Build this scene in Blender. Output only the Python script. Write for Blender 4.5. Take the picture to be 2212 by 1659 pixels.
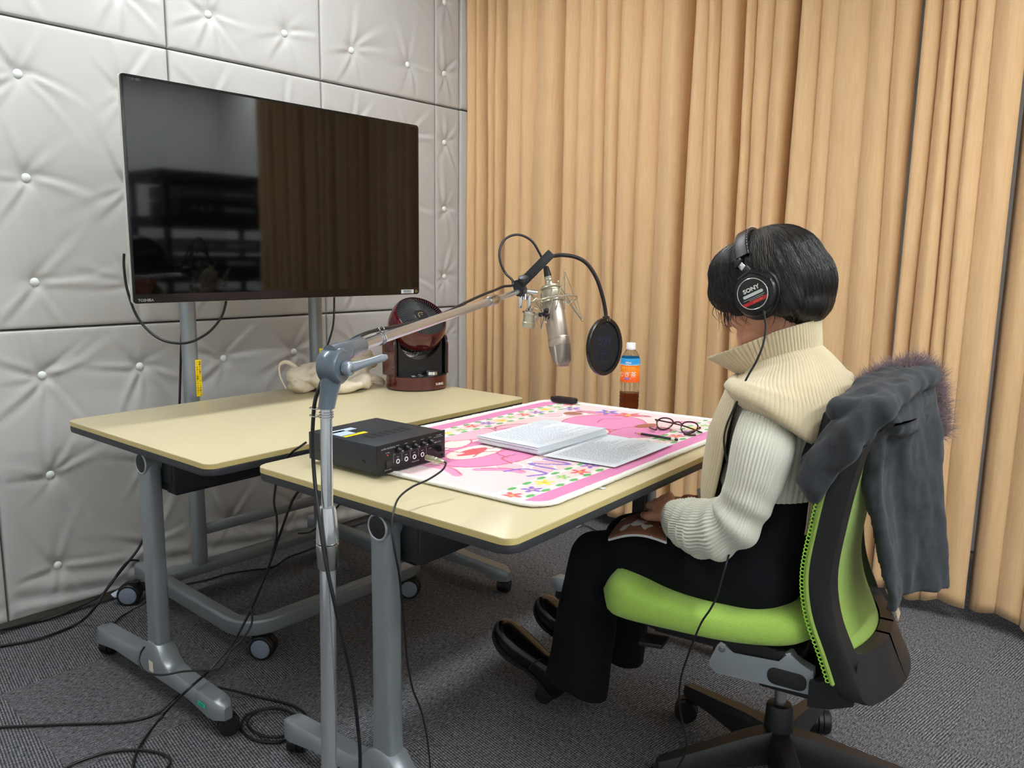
import bpy, bmesh, math, random
import numpy as np
from mathutils import Vector, Matrix, Euler, noise as mnoise

for o in list(bpy.data.objects):
    bpy.data.objects.remove(o, do_unlink=True)
SC = bpy.context.scene
COL = SC.collection
random.seed(7)
PI = math.pi

# ------------------------------------------------------------------ camera
cam_d = bpy.data.cameras.new('camera')
cam = bpy.data.objects.new('camera', cam_d)
COL.objects.link(cam)
SC.camera = cam
FPX = 1706.49
cam_d.sensor_fit = 'HORIZONTAL'
cam_d.sensor_width = 36.0
cam_d.lens = 36.0 * FPX / 2212.0
cam_d.clip_start = 0.05
cam_d.clip_end = 50
CAMH = 1.2041


def _cam_rows():
    pitch, roll, a = 0.15992, 0.01425, 0.85658
    cp, sp, cr, sr = math.cos(pitch), math.sin(pitch), math.cos(roll), math.sin(roll)
    A = Matrix(((1, 0, 0), (0, -sp, -cp), (0, cp, -sp)))
    B = Matrix(((cr, -sr, 0), (sr, cr, 0), (0, 0, 1)))
    T = Matrix(((math.sin(a), math.cos(a), 0), (-math.cos(a), math.sin(a), 0), (0, 0, 1)))
    return B @ A @ T


_M = _cam_rows()
_mw = Matrix.Identity(4)
for i in range(3):
    _mw[i][0] = _M[0][i]
    _mw[i][1] = -_M[1][i]
    _mw[i][2] = -_M[2][i]
_mw[2][3] = CAMH
cam.matrix_world = _mw

# ------------------------------------------------------------------ world, exposure
world = bpy.data.worlds.new('world')
SC.world = world
world.use_nodes = True
bg = world.node_tree.nodes['Background']
bg.inputs[0].default_value = (0.9, 0.95, 1.0, 1)
bg.inputs[1].default_value = 0.02
SC.view_settings.view_transform = 'Standard'
SC.view_settings.look = 'None'
SC.view_settings.gamma = 1.0
SC.view_settings.use_curve_mapping = False
SC.view_settings.exposure = 0.0
LIGHT_STRENGTH = (56.0, 76.0)      # radiance of the light strips: row along the padded wall, right half of the room
LIGHT_COLOR = (0.92, 0.975, 1.0)
LIGHT_ROWS = [(-2.04, 1.60), (-2.04, 0.20), (0.45, 1.75), (1.60, 1.75), (1.60, 0.40), (1.60, 3.05)]  # the rightmost three are unseen lamps added to fill sleeve, wall and floor
CEIL_Z = 2.68


# ------------------------------------------------------------------ helpers
def lin(c):
    return c / 12.92 if c <= 0.04045 else ((c + 0.055) / 1.055) ** 2.4


def rgb(h):
    if isinstance(h, str):
        h = h.lstrip('#')
        return tuple(lin(int(h[i:i + 2], 16) / 255) for i in (0, 2, 4)) + (1.0,)
    return tuple(h[:3]) + (1.0,)


class NT:
    """tiny node-tree helper"""
    def __init__(self, m):
        self.t = m.node_tree
        self.n = self.t.nodes

    def add(self, typ, **kw):
        nd = self.n.new(typ)
        for k, v in kw.items():
            if k.startswith('_'):
                setattr(nd, k[1:], v)
        return nd

    def set(self, nd, **kw):
        for k, v in kw.items():
            nd.inputs[k].default_value = v
        return nd

    def link(self, a, b):
        self.t.links.new(a, b)


MATS = {}


def mat(name, color, rough=0.5, metal=0.0, var=0.06, vscale=8.0, bump=0.0, bscale=60.0, spec=0.5, coat=0.0,
        trans=0.0, ior=1.45, emit=None, estr=0.0, alpha=1.0, aniso=None, sheen=0.0, attr=None, bdist=0.002):
    if name in MATS:
        return MATS[name]
    m = bpy.data.materials.new(name)
    m.use_nodes = True
    k = NT(m)
    b = k.n['Principled BSDF']
    c = rgb(color)
    b.inputs['Base Color'].default_value = c
    b.inputs['Roughness'].default_value = rough
    b.inputs['Metallic'].default_value = metal
    b.inputs['Specular IOR Level'].default_value = spec
    b.inputs['IOR'].default_value = ior
    b.inputs['Coat Weight'].default_value = coat
    b.inputs['Transmission Weight'].default_value = trans
    b.inputs['Alpha'].default_value = alpha
    b.inputs['Sheen Weight'].default_value = sheen
    if emit:
        b.inputs['Emission Color'].default_value = rgb(emit)
        b.inputs['Emission Strength'].default_value = estr
    tc = k.add('ShaderNodeTexCoord')
    if attr:
        a = k.add('ShaderNodeVertexColor')
        a.layer_name = attr
        k.link(a.outputs['Color'], b.inputs['Base Color'])
    elif var > 0:
        nz = k.add('ShaderNodeTexNoise')
        k.set(nz, Scale=vscale, Detail=4.0)
        mp = k.add('ShaderNodeMapping')
        if aniso:
            mp.inputs['Scale'].default_value = aniso
        k.link(tc.outputs['Object'], mp.inputs['Vector'])
        k.link(mp.outputs['Vector'], nz.inputs['Vector'])
        mx = k.add('ShaderNodeMix')
        mx.data_type = 'RGBA'
        mx.inputs[6].default_value = tuple(max(0, x * (1 - var)) for x in c[:3]) + (1,)
        mx.inputs[7].default_value = tuple(min(1, x * (1 + var)) for x in c[:3]) + (1,)
        k.link(nz.outputs['Fac'], mx.inputs[0])
        k.link(mx.outputs[2], b.inputs['Base Color'])
    if bump > 0:
        nb = k.add('ShaderNodeTexNoise')
        k.set(nb, Scale=bscale, Detail=3.0)
        k.link(tc.outputs['Object'], nb.inputs['Vector'])
        bp = k.add('ShaderNodeBump')
        k.set(bp, Strength=bump, Distance=bdist)
        k.link(nb.outputs['Fac'], bp.inputs['Height'])
        k.link(bp.outputs['Normal'], b.inputs['Normal'])
    MATS[name] = m
    return m


def rotz(a):
    return Matrix.Rotation(a, 4, 'Z')


def frame(origin, z=(0, 0, 1), x=None):
    """4x4 with local z along z, local x near x"""
    z = Vector(z).normalized()
    if x is None:
        x = Vector((1, 0, 0)) if abs(z.x) < 0.9 else Vector((0, 1, 0))
    x = Vector(x)
    x = (x - z * x.dot(z)).normalized()
    y = z.cross(x)
    m = Matrix.Identity(4)
    for i in range(3):
        m[i][0], m[i][1], m[i][2], m[i][3] = x[i], y[i], z[i], origin[i]
    return m


def smooth_path(pts, n=8, closed=False):
    """Catmull-Rom through points"""
    P = [Vector(p) for p in pts]
    out = []
    N = len(P)
    rng = range(N) if closed else range(N - 1)
    for i in rng:
        if closed:
            a, b, c, d = P[(i - 1) % N], P[i], P[(i + 1) % N], P[(i + 2) % N]
        else:
            a, b, c, d = P[max(i - 1, 0)], P[i], P[i + 1], P[min(i + 2, N - 1)]
        for k in range(n):
            t = k / n
            out.append(0.5 * ((2 * b) + (c - a) * t + (2 * a - 5 * b + 4 * c - d) * t * t + (3 * b - a - 3 * c + d) * t ** 3))
    if not closed:
        out.append(P[-1].copy())
    return out


def interp(xs, ys, t):
    return float(np.interp(t, xs, ys))


def smooth_interp(xs, ys, t):
    """monotone-ish cubic through samples"""
    n = len(xs)
    if t <= xs[0]:
        return ys[0]
    if t >= xs[-1]:
        return ys[-1]
    i = max(j for j in range(n - 1) if xs[j] <= t)
    h = xs[i + 1] - xs[i]
    u = (t - xs[i]) / h

    def m(j):
        if j == 0 or j == n - 1:
            return 0.0 if n < 3 else ((ys[1] - ys[0]) / (xs[1] - xs[0]) if j == 0 else (ys[-1] - ys[-2]) / (xs[-1] - xs[-2]))
        return (ys[j + 1] - ys[j - 1]) / (xs[j + 1] - xs[j - 1])
    return ((2 * u ** 3 - 3 * u * u + 1) * ys[i] + (u ** 3 - 2 * u * u + u) * h * m(i)
            + (-2 * u ** 3 + 3 * u * u) * ys[i + 1] + (u ** 3 - u * u) * h * m(i + 1))


class MB:
    def __init__(self):
        self.v, self.f = [], []

    def add(self, vs, fs):
        o = len(self.v)
        self.v += [tuple(p) for p in vs]
        self.f += [tuple(i + o for i in q) for q in fs]
        return self

    def bm(self, bm, M=None):
        bm.verts.index_update()
        vs = [(M @ v.co if M else v.co) for v in bm.verts]
        self.add(vs, [[v.index for v in f.verts] for f in bm.faces])
        bm.free()
        return self

    def box(self, c=(0, 0, 0), s=(1, 1, 1), bev=0.0, seg=2, M=None):
        bm = bmesh.new()
        bmesh.ops.create_cube(bm, size=1.0)
        for v in bm.verts:
            v.co = Vector((v.co.x * s[0] + c[0], v.co.y * s[1] + c[1], v.co.z * s[2] + c[2]))
        if bev > 0:
            bmesh.ops.bevel(bm, geom=list(bm.edges), offset=min(bev, min(s) * 0.49), segments=seg, profile=0.5, affect='EDGES')
        return self.bm(bm, M)

    def prism(self, poly, z0, z1, bev=0.0, seg=2, M=None):
        """2d polygon (ccw) extruded from z0 to z1, optional bevel of the two rims"""
        bm = bmesh.new()
        a = [bm.verts.new((p[0], p[1], z0)) for p in poly]
        b = [bm.verts.new((p[0], p[1], z1)) for p in poly]
        n = len(poly)
        bm.faces.new(a[::-1])
        bm.faces.new(b)
        for i in range(n):
            bm.faces.new((a[i], a[(i + 1) % n], b[(i + 1) % n], b[i]))
        if bev > 0:
            bm.edges.ensure_lookup_table()
            es = [e for e in bm.edges if abs(e.verts[0].co.z - e.verts[1].co.z) < 1e-9]
            bmesh.ops.bevel(bm, geom=es, offset=bev, segments=seg, profile=0.5, affect='EDGES')
        return self.bm(bm, M)

    def lathe(self, prof, n=32, M=None, cap=True):
        """profile [(r,z)] from bottom to top around local z"""
        vs, fs = [], []
        for r, z in prof:
            for i in range(n):
                a = 2 * PI * i / n
                vs.append(Vector((r * math.cos(a), r * math.sin(a), z)))
        m = len(prof)
        for j in range(m - 1):
            for i in range(n):
                fs.append((j * n + i, j * n + (i + 1) % n, (j + 1) * n + (i + 1) % n, (j + 1) * n + i))
        if cap:
            fs.append(tuple(range(n))[::-1])
            fs.append(tuple((m - 1) * n + i for i in range(n)))
        if M:
            vs = [M @ v for v in vs]
        return self.add(vs, fs)

    def cyl(self, p, q, r, n=24, r2=None, bev=0.0):
        p, q = Vector(p), Vector(q)
        L = (q - p).length
        r2 = r if r2 is None else r2
        prof = [(r, 0), (r2, L)] if bev <= 0 else [(r - bev, 0), (r, bev), (r2, L - bev), (r2 - bev, L)]
        return self.lathe(prof, n, frame(p, q - p))

    def tube(self, path, r, n=10, closed=False, cap=True, flat=1.0, up=None):
        P = [Vector(p) for p in path]
        N = len(P)
        T = []
        for i in range(N):
            if closed:
                t = P[(i + 1) % N] - P[i - 1]
            else:
                t = P[min(i + 1, N - 1)] - P[max(i - 1, 0)]
            T.append(t.normalized() if t.length > 1e-9 else Vector((0, 0, 1)))
        x = Vector(up) if up else (Vector((0, 0, 1)) if abs(T[0].z) < 0.9 else Vector((1, 0, 0)))
        x = (x - T[0] * x.dot(T[0])).normalized()
        vs, fs = [], []
        for i in range(N):
            x = (x - T[i] * x.dot(T[i]))
            if x.length < 1e-6:
                x = T[i].orthogonal()
            x.normalize()
            y = T[i].cross(x)
            ri = r[i] if isinstance(r, (list, tuple, np.ndarray)) else r
            for k in range(n):
                a = 2 * PI * k / n
                vs.append(P[i] + x * (ri * math.cos(a)) + y * (ri * flat * math.sin(a)))
        for i in range(N if closed else N - 1):
            j = (i + 1) % N
            for k in range(n):
                fs.append((i * n + k, i * n + (k + 1) % n, j * n + (k + 1) % n, j * n + k))
        if cap and not closed:
            fs.append(tuple(range(n))[::-1])
            fs.append(tuple((N - 1) * n + k for k in range(n)))
        return self.add(vs, fs)

    def torus(self, c, nrm, R, r, n=40, m=8, x=None, ry=None):
        M = frame(c, nrm, x)
        ry = R if ry is None else ry
        pts = [M @ Vector((R * math.cos(2 * PI * i / n), ry * math.sin(2 * PI * i / n), 0)) for i in range(n)]
        return self.tube(pts, r, m, closed=True, up=Vector(nrm))

    def loft(self, rings, cap=True, closed=False):
        n = len(rings[0])
        vs = [p for R in rings for p in R]
        fs = []
        m = len(rings)
        for j in range(m if closed else m - 1):
            k = (j + 1) % m
            for i in range(n):
                fs.append((j * n + i, j * n + (i + 1) % n, k * n + (i + 1) % n, k * n + i))
        if cap and not closed:
            fs.append(tuple(range(n))[::-1])
            fs.append(tuple((m - 1) * n + i for i in range(n)))
        return self.add(vs, fs)

    def grid(self, fn, nu, nv):
        vs = [fn(i / (nu - 1), j / (nv - 1)) for j in range(nv) for i in range(nu)]
        fs = [(j * nu + i, j * nu + i + 1, (j + 1) * nu + i + 1, (j + 1) * nu + i) for j in range(nv - 1) for i in range(nu - 1)]
        return self.add(vs, fs)

    def sphere(self, c, r, n=20, m=12, M=None):
        r = (r, r, r) if isinstance(r, (int, float)) else r
        vs, fs = [Vector((0, 0, -r[2]))], []
        for j in range(1, m):
            b = -PI / 2 + PI * j / m
            for i in range(n):
                a = 2 * PI * i / n
                vs.append(Vector((r[0] * math.cos(b) * math.cos(a), r[1] * math.cos(b) * math.sin(a), r[2] * math.sin(b))))
        vs.append(Vector((0, 0, r[2])))
        for i in range(n):
            fs.append((0, 1 + (i + 1) % n, 1 + i))
            fs.append((len(vs) - 1, 1 + (m - 2) * n + i, 1 + (m - 2) * n + (i + 1) % n))
        for j in range(m - 2):
            for i in range(n):
                fs.append((1 + j * n + i, 1 + j * n + (i + 1) % n, 1 + (j + 1) * n + (i + 1) % n, 1 + (j + 1) * n + i))
        Mt = Matrix.Translation(c) @ (M if M else Matrix.Identity(4))
        return self.add([Mt @ v for v in vs], fs)

    def capsule(self, p, q, r1, r2, n=16):
        """tapered capsule for voxel bodies"""
        p, q = Vector(p), Vector(q)
        d = q - p
        L = d.length
        prof = []
        for i in range(7):
            a = -PI / 2 + (PI / 2) * i / 6
            prof.append((max(r1 * math.cos(a), 1e-4), r1 * math.sin(a)))
        for i in range(7):
            a = (PI / 2) * i / 6
            prof.append((max(r2 * math.cos(a), 1e-4), L + r2 * math.sin(a)))
        return self.lathe(prof, n, frame(p, d))

    def mesh(self, name):
        me = bpy.data.meshes.new(name)
        me.from_pydata(self.v, [], self.f)
        me.update()
        return me

    def build(self, name, m, parent=None, smooth=True, angle=35, world=False, M=None, label=None):
        me = self.mesh(name)
        return link(name, me, m, parent, smooth, angle, world, M, label)


def link(name, me, m, parent=None, smooth=True, angle=35, world=False, M=None, label=None):
    if smooth:
        me.polygons.foreach_set('use_smooth', [True] * len(me.polygons))
        if angle:
            me.set_sharp_from_angle(angle=math.radians(angle))
    o = bpy.data.objects.new(name, me)
    if m:
        me.materials.append(m if not isinstance(m, str) else MATS[m])
    COL.objects.link(o)
    if M is not None:
        o.matrix_basis = M
    if parent is not None:
        o.parent = parent
        if world:
            o.matrix_parent_inverse = wm(parent).inverted()
    if label:
        o['label'] = label
    return o


def wm(o):
    m = o.matrix_basis.copy()
    if o.parent:
        m = wm(o.parent) @ o.matrix_parent_inverse @ m
    return m


def tag(o, label, cat, group=None, kind=None):
    o['label'] = label
    o['category'] = cat
    if group:
        o['group'] = group
    if kind:
        o['kind'] = kind
    return o


def thing(name, label, cat, loc=(0, 0, 0), rz=0.0, group=None, rot=None):
    o = bpy.data.objects.new(name, None)
    COL.objects.link(o)
    o.empty_display_size = 0.05
    o.location = loc
    o.rotation_euler = rot if rot else (0, 0, rz)
    o.matrix_basis = Matrix.LocRotScale(Vector(loc), Euler(rot if rot else (0, 0, rz)), None)
    return tag(o, label, cat, group)


def struct(o):
    o['kind'] = 'structure'
    return o


def copy_tree(o, parent=None):
    c = o.copy()
    COL.objects.link(c)
    if parent is not None:
        c.parent = parent
    for ch in list(o.children):
        copy_tree(ch, c)
    return c


def remesh(mb, voxel, iters=6, factor=0.5, disp=None):
    """voxel-fuse overlapping shapes into one smooth continuous mesh"""
    me = mb.mesh('tmp')
    o = bpy.data.objects.new('tmp', me)
    COL.objects.link(o)
    md = o.modifiers.new('r', 'REMESH')
    md.mode = 'VOXEL'
    md.voxel_size = voxel
    sm = o.modifiers.new('s', 'SMOOTH')
    sm.factor = factor
    sm.iterations = iters
    dg = bpy.context.evaluated_depsgraph_get()
    out = bpy.data.meshes.new_from_object(o.evaluated_get(dg))
    bpy.data.objects.remove(o, do_unlink=True)
    bpy.data.meshes.remove(me)
    if disp:
        n = len(out.vertices)
        co = np.empty(n * 3, 'f')
        out.vertices.foreach_get('co', co)
        no = np.empty(n * 3, 'f')
        out.vertices.foreach_get('normal', no)
        co = co.reshape(-1, 3)
        no = no.reshape(-1, 3)
        co += no * disp(co, no)[:, None]
        out.vertices.foreach_set('co', co.ravel())
        out.update()
    return out


FONT = {}


def text_mesh(s, size, M, name, m, parent, depth=0.0002, cjk=False, align='LEFT', world=True, spacing=1.0, sx=1.0, bold=0.0):
    cu = bpy.data.curves.new('txt', 'FONT')
    cu.body = s
    cu.size = size
    cu.extrude = depth
    cu.align_x = align
    cu.align_y = 'CENTER'
    cu.space_character = spacing
    cu.resolution_u = 2
    cu.offset = bold
    o = bpy.data.objects.new('txt', cu)
    COL.objects.link(o)
    dg = bpy.context.evaluated_depsgraph_get()
    me = bpy.data.meshes.new_from_object(o.evaluated_get(dg))
    bpy.data.objects.remove(o, do_unlink=True)
    bpy.data.curves.remove(cu)
    me.transform(M @ Matrix.Diagonal((sx, 1, 1, 1)))
    me.materials.clear()
    return link(name, me, m, parent, smooth=False, world=world)


def rrect(w, h, r, n=6, cx=0, cy=0):
    pts = []
    for sx, sy, a0 in ((1, 1, 0), (-1, 1, 90), (-1, -1, 180), (1, -1, 270)):
        for i in range(n + 1):
            a = math.radians(a0 + 90 * i / n)
            pts.append((cx + sx * (w / 2 - r) + r * math.cos(a), cy + sy * (h / 2 - r) + r * math.sin(a)))
    return pts


def circ(r, n=24, cx=0, cy=0, ry=None):
    ry = r if ry is None else ry
    return [(cx + r * math.cos(2 * PI * i / n), cy + ry * math.sin(2 * PI * i / n)) for i in range(n)]


# ------------------------------------------------------------------ materials of the room
M_VINYL = mat('padded_vinyl', '#bab8b5', rough=0.42, var=0.03, vscale=3, bump=0.12, bscale=260, bdist=0.001)
M_BUTTON = mat('button_vinyl', '#e2e6e2', rough=0.4, var=0.02)
M_WALLDARK = mat('wall_backing', '#6f6a62', rough=0.9)
M_PLASTER = mat('plaster', '#ebebe9', rough=0.85, bump=0.1, bscale=200)
M_CEIL = mat('ceiling_board', '#f0f0ee', rough=0.9, bump=0.2, bscale=300)


def carpet_mat(name, ang):
    m = bpy.data.materials.new(name)
    m.use_nodes = True
    k = NT(m)
    b = k.n['Principled BSDF']
    k.set(b, Roughness=0.95)
    b.inputs['Specular IOR Level'].default_value = 0.15
    tc = k.add('ShaderNodeTexCoord')
    mp = k.add('ShaderNodeMapping')
    mp.inputs['Rotation'].default_value = (0, 0, ang)
    k.link(tc.outputs['Object'], mp.inputs['Vector'])
    wv = k.add('ShaderNodeTexWave')
    k.set(wv, Scale=46.0, Distortion=0.8, Detail=1.0)
    wv.inputs['Detail Scale'].default_value = 6.0
    k.link(mp.outputs['Vector'], wv.inputs['Vector'])
    mp2 = k.add('ShaderNodeMapping')
    mp2.inputs['Rotation'].default_value = (0, 0, ang)
    mp2.inputs['Scale'].default_value = (260, 70, 1)
    k.link(tc.outputs['Object'], mp2.inputs['Vector'])
    nz = k.add('ShaderNodeTexNoise')
    k.set(nz, Scale=1.0, Detail=2.0)
    k.link(mp2.outputs['Vector'], nz.inputs['Vector'])
    nf = k.add('ShaderNodeTexNoise')
    k.set(nf, Scale=420.0, Detail=2.0)
    k.link(tc.outputs['Object'], nf.inputs['Vector'])
    m1 = k.add('ShaderNodeMath', _operation='MULTIPLY')
    k.link(nz.outputs['Fac'], m1.inputs[0])
    k.link(nf.outputs['Fac'], m1.inputs[1])
    wm_ = k.add('ShaderNodeMath', _operation='MULTIPLY_ADD')
    k.link(wv.outputs['Fac'], wm_.inputs[0])
    wm_.inputs[1].default_value = 0.75
    wm_.inputs[2].default_value = 0.55
    m0 = k.add('ShaderNodeMath', _operation='MULTIPLY')
    k.link(m1.outputs[0], m0.inputs[0])
    k.link(wm_.outputs[0], m0.inputs[1])
    m1 = m0
    rp = k.add('ShaderNodeValToRGB')
    rp.color_ramp.elements[0].position = 0.12
    rp.color_ramp.elements[0].color = rgb('#2c2c2d')
    rp.color_ramp.elements[1].position = 0.48
    rp.color_ramp.elements[1].color = rgb('#a2a2a6')
    k.link(m1.outputs[0], rp.inputs[0])
    k.link(rp.outputs[0], b.inputs['Base Color'])
    ad = k.add('ShaderNodeMath', _operation='ADD')
    k.link(m1.outputs[0], ad.inputs[0])
    k.link(nf.outputs['Fac'], ad.inputs[1])
    bp = k.add('ShaderNodeBump')
    k.set(bp, Strength=0.7, Distance=0.004)
    k.link(ad.outputs[0], bp.inputs['Height'])
    k.link(bp.outputs['Normal'], b.inputs['Normal'])
    return m


M_CARP = [carpet_mat('carpet_ribbed_a', 0.15), carpet_mat('carpet_ribbed_b', PI / 2 + 0.15)]

# floor with carpet tiles
X0, X1, Y0, Y1 = -2.86, 2.2, -0.9, 3.7
floor = struct(MB().box(((X0 + X1) / 2, (Y0 + Y1) / 2, -0.06), (X1 - X0, Y1 - Y0, 0.10)).build('floor', M_WALLDARK))
tile_me = []
for q in range(2):
    me = MB().box((0, 0, 0), (0.4996, 0.4996, 0.010), bev=0.0008, seg=1).mesh('carpet_tile')
    me.materials.append(M_CARP[q])
    tile_me.append(me)
ix = 0
nx, ny = int((X1 - X0) / 0.5) + 1, int((Y1 - Y0) / 0.5) + 1
for i in range(nx):
    for j in range(ny):
        cx, cy = X0 + 0.25 + 0.5 * i, Y0 + 0.25 + 0.5 * j
        if cx + .25 > X1 + 0.05 or cy + .25 > Y1 + 0.05:
            continue
        o = bpy.data.objects.new('carpet_tile', tile_me[(i + j) % 2])
        COL.objects.link(o)
        o.location = (cx, cy, -0.005)
        o.parent = floor

ceiling = struct(MB().box(((X0 + X1) / 2, (Y0 + Y1) / 2, CEIL_Z + 0.05), (X1 - X0, Y1 - Y0, 0.1)).build('ceiling', M_CEIL))

# ceiling lights: twin-tube fluorescent fittings in two rows, plus unseen fill lamps added farther right
M_TUBE = [mat('lit_tube_%d' % i, '#ffffff', rough=0.5, var=0, emit=LIGHT_COLOR, estr=e) for i, e in enumerate(LIGHT_STRENGTH)]
M_FIT = mat('light_fitting', '#e9e9e6', rough=0.4)
for n, (lx, ly) in enumerate(LIGHT_ROWS):
    pos = ('along the padded wall, nearer the curtain', 'along the padded wall, farther from the curtain', 'right of the seated person', 'added as fill over the right part of the room before the rack', 'added as fill over the right part of the room, farthest from the curtain', 'added as fill over the equipment rack')[n]
    t = thing('ceiling_light', 'twin-strip white ceiling light %s' % pos, 'ceiling light', (lx, ly, CEIL_Z), group='ceiling lights')
    for s in (-1, 1):
        MB().box((s * 0.165, 0, -0.020), (0.010, 1.26, 0.040), bev=0.002).build('housing_side', M_FIT, t)
        MB().box((0, s * 0.625, -0.020), (0.32, 0.010, 0.040), bev=0.002).build('housing_end', M_FIT, t)
    MB().box((0, 0, -0.010), (0.31, 1.24, 0.006)).build('reflector', M_FIT, t)
    MB().box((0, 0, -0.024), (0.03, 1.24, 0.024), bev=0.002).build('centre_rib', M_FIT, t)
    for s in (-0.058, 0.058):
        MB().box((s, 0, -0.016), (0.050, 1.18, 0.005)).build('lamp_strip', M_TUBE[0 if lx < -1 else 1], t)

# left wall: backing plus buttoned vinyl pads
PX = -2.765                       # plane the pads stand on; their faces bulge to about -2.735
wall_left = struct(MB().box((PX - 0.05, (Y0 + Y1) / 2, CEIL_Z / 2), (0.10, Y1 - Y0, CEIL_Z)).build('wall_left', M_WALLDARK))


def pad_mesh(w, h, btn, seed, slump=0.0):
    """one buttoned pad, local (y,z) centred, bulging to +x"""
    rs = np.random.RandomState(seed)
    nu, nv = max(8, int(w / 0.0085)), max(8, int(h / 0.0085))
    rim = np.array([0, 0.0008, 0.002, 0.004])
    u = np.concatenate([-w / 2 + rim, np.linspace(-w / 2 + 0.008, w / 2 - 0.008, nu), w / 2 - rim[::-1]])
    v = np.concatenate([-h / 2 + rim, np.linspace(-h / 2 + 0.008, h / 2 - 0.008, nv), h / 2 - rim[::-1]])
    nu, nv = len(u), len(v)
    U, Vv = np.meshgrid(u, v)
    # edge roll-off
    ed = np.minimum(np.minimum(U + w / 2, w / 2 - U), np.minimum(Vv + h / 2, h / 2 - Vv))
    H = 0.033 * (1 - np.exp(-ed / 0.0013)) + 0.003 * (1 - np.exp(-ed / 0.04))
    # broad waviness
    for _ in range(5):
        kx, kz, ph = rs.uniform(-9, 9), rs.uniform(-9, 9), rs.uniform(0, 6.28)
        H += 0.0004 * np.sin(kx * U + kz * Vv + ph) * np.clip(ed / 0.08, 0, 1)
    for (by, bz) in btn:
        dy, dz = U - by, Vv - bz
        r = np.hypot(dy, dz) + 1e-6
        th = np.arctan2(dz, dy)
        H -= 0.016 * np.exp(-(r / 0.022) ** 1.2) + 0.005 * np.exp(-(r / 0.08))
        # radiating creases
        nk = rs.randint(6, 9)
        for q in range(nk):
            a0 = 2 * PI * q / nk + rs.uniform(-.35, .35)
            amp = rs.uniform(0.0026, 0.0078)
            ln = rs.uniform(0.08, 0.19)
            wd = rs.uniform(0.07, 0.16)
            bend = rs.uniform(-1.2, 1.2)
            da = (th - a0 - bend * r + PI) % (2 * PI) - PI
            lat = da * r
            wloc = 0.008 + wd * r * 0.35
            pro = np.exp(-(lat / wloc) ** 2) - 0.9 * np.exp(-((lat - wloc * 1.5) / wloc) ** 2)
            H += amp * pro * np.exp(-(r / ln) ** 1.6) * np.clip((r - .010) / .03, 0, 1) * np.clip(ed / 0.03, 0, 1) * (np.abs(da) < 1.2)
    if slump > 0:                 # rumpled lower hem
        low = np.exp(-((Vv + h / 2) / 0.10) ** 2)
        for _ in range(9):
            y0, wd = rs.uniform(-w / 2, w / 2), rs.uniform(0.012, 0.035)
            H += slump * rs.uniform(-1, 1) * np.exp(-((U - y0 - (Vv + h / 2) * rs.uniform(-.6, .6)) / wd) ** 2) * low * np.clip(ed / 0.02, 0, 1)
        H += slump * 0.8 * np.sin(Vv * 90 + U * 14) * low * np.clip(ed / 0.03, 0, 1)
    H = np.maximum(H, 0.0)
    vs = np.stack([H.ravel(), U.ravel(), Vv.ravel()], 1)
    mb = MB()
    fs = [(j * nu + i, j * nu + i + 1, (j + 1) * nu + i + 1, (j + 1) * nu + i) for j in range(nv - 1) for i in range(nu - 1)]
    mb.add(vs.tolist(), fs)
    return mb, (lambda by, bz: float(H[np.abs(v - bz).argmin(), np.abs(u - by).argmin()]))


BTN = MB().sphere((0, 0, 0), (0.0085, 0.0135, 0.0135), 18, 10).mesh('button')
BTN.polygons.foreach_set('use_smooth', [True] * len(BTN.polygons))
BTN.materials.append(M_BUTTON)


def pad(yc, zc, w, h, btn, seed, slump=0.0, name='padded_panel'):
    mb, hf = pad_mesh(w - 0.002, h - 0.002, btn, seed, slump)
    o = mb.build(name, M_VINYL, wall_left, angle=None, world=True, M=Matrix.Translation((PX, yc, zc)))
    for by, bz in btn:
        b = bpy.data.objects.new('button', BTN)
        COL.objects.link(b)
        b.parent = o
        b.location = (max(hf(by, bz), 0.008) + 0.006, by, bz)
    return o


ZR = [(0.035, 0.960), (0.960, 1.882), (1.882, CEIL_Z)]
YC = [(-0.895, -0.500), (-0.500, 0.120), (0.120, 0.738), (0.738, 1.352), (1.352, 1.972), (1.972, 2.593), (2.593, 2.748)]
sd = 3
for zi, (za, zb) in enumerate(ZR):
    for yi, (ya, yb) in enumerate(YC):
        w, h = yb - ya, zb - za
        rows = [0.18, 0.487, 0.812][:3] if zi == 0 else ([1.105, 1.42, 1.722] if zi == 1 else [2.027, 2.335])
        if w > 0.3:
            cols = (-0.153, 0.153)
        else:
            cols = (-0.012,)
        btn = [(c, r - (za + zb) / 2) for c in cols for r in rows]
        sd += 1
        pad((ya + yb) / 2, (za + zb) / 2, w, h, btn, sd, slump=0.007 if zi == 0 else 0.0)
# the plain return strip beside the curtain
for zi, (za, zb) in enumerate(ZR):
    mb, hf = pad_mesh(0.30, zb - za - 0.003, [], 60 + zi)
    mb.build('padded_panel', M_VINYL, wall_left, angle=None, world=True, M=Matrix.Translation((PX + 0.004, 2.748 + 0.152, (za + zb) / 2)))

# other walls (behind the curtain, to the right, behind the camera)
struct(MB().box(((X0 + X1) / 2, Y1 + 0.05, CEIL_Z / 2), (X1 - X0, 0.1, CEIL_Z)).build('wall_back', M_PLASTER))
struct(MB().box((X1 + 0.05, (Y0 + Y1) / 2, CEIL_Z / 2), (0.1, Y1 - Y0, CEIL_Z)).build('wall_right', M_PLASTER))
struct(MB().box(((X0 + X1) / 2, Y0 - 0.05, CEIL_Z / 2), (X1 - X0, 0.1, CEIL_Z)).build('wall_front', M_PLASTER))


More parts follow.
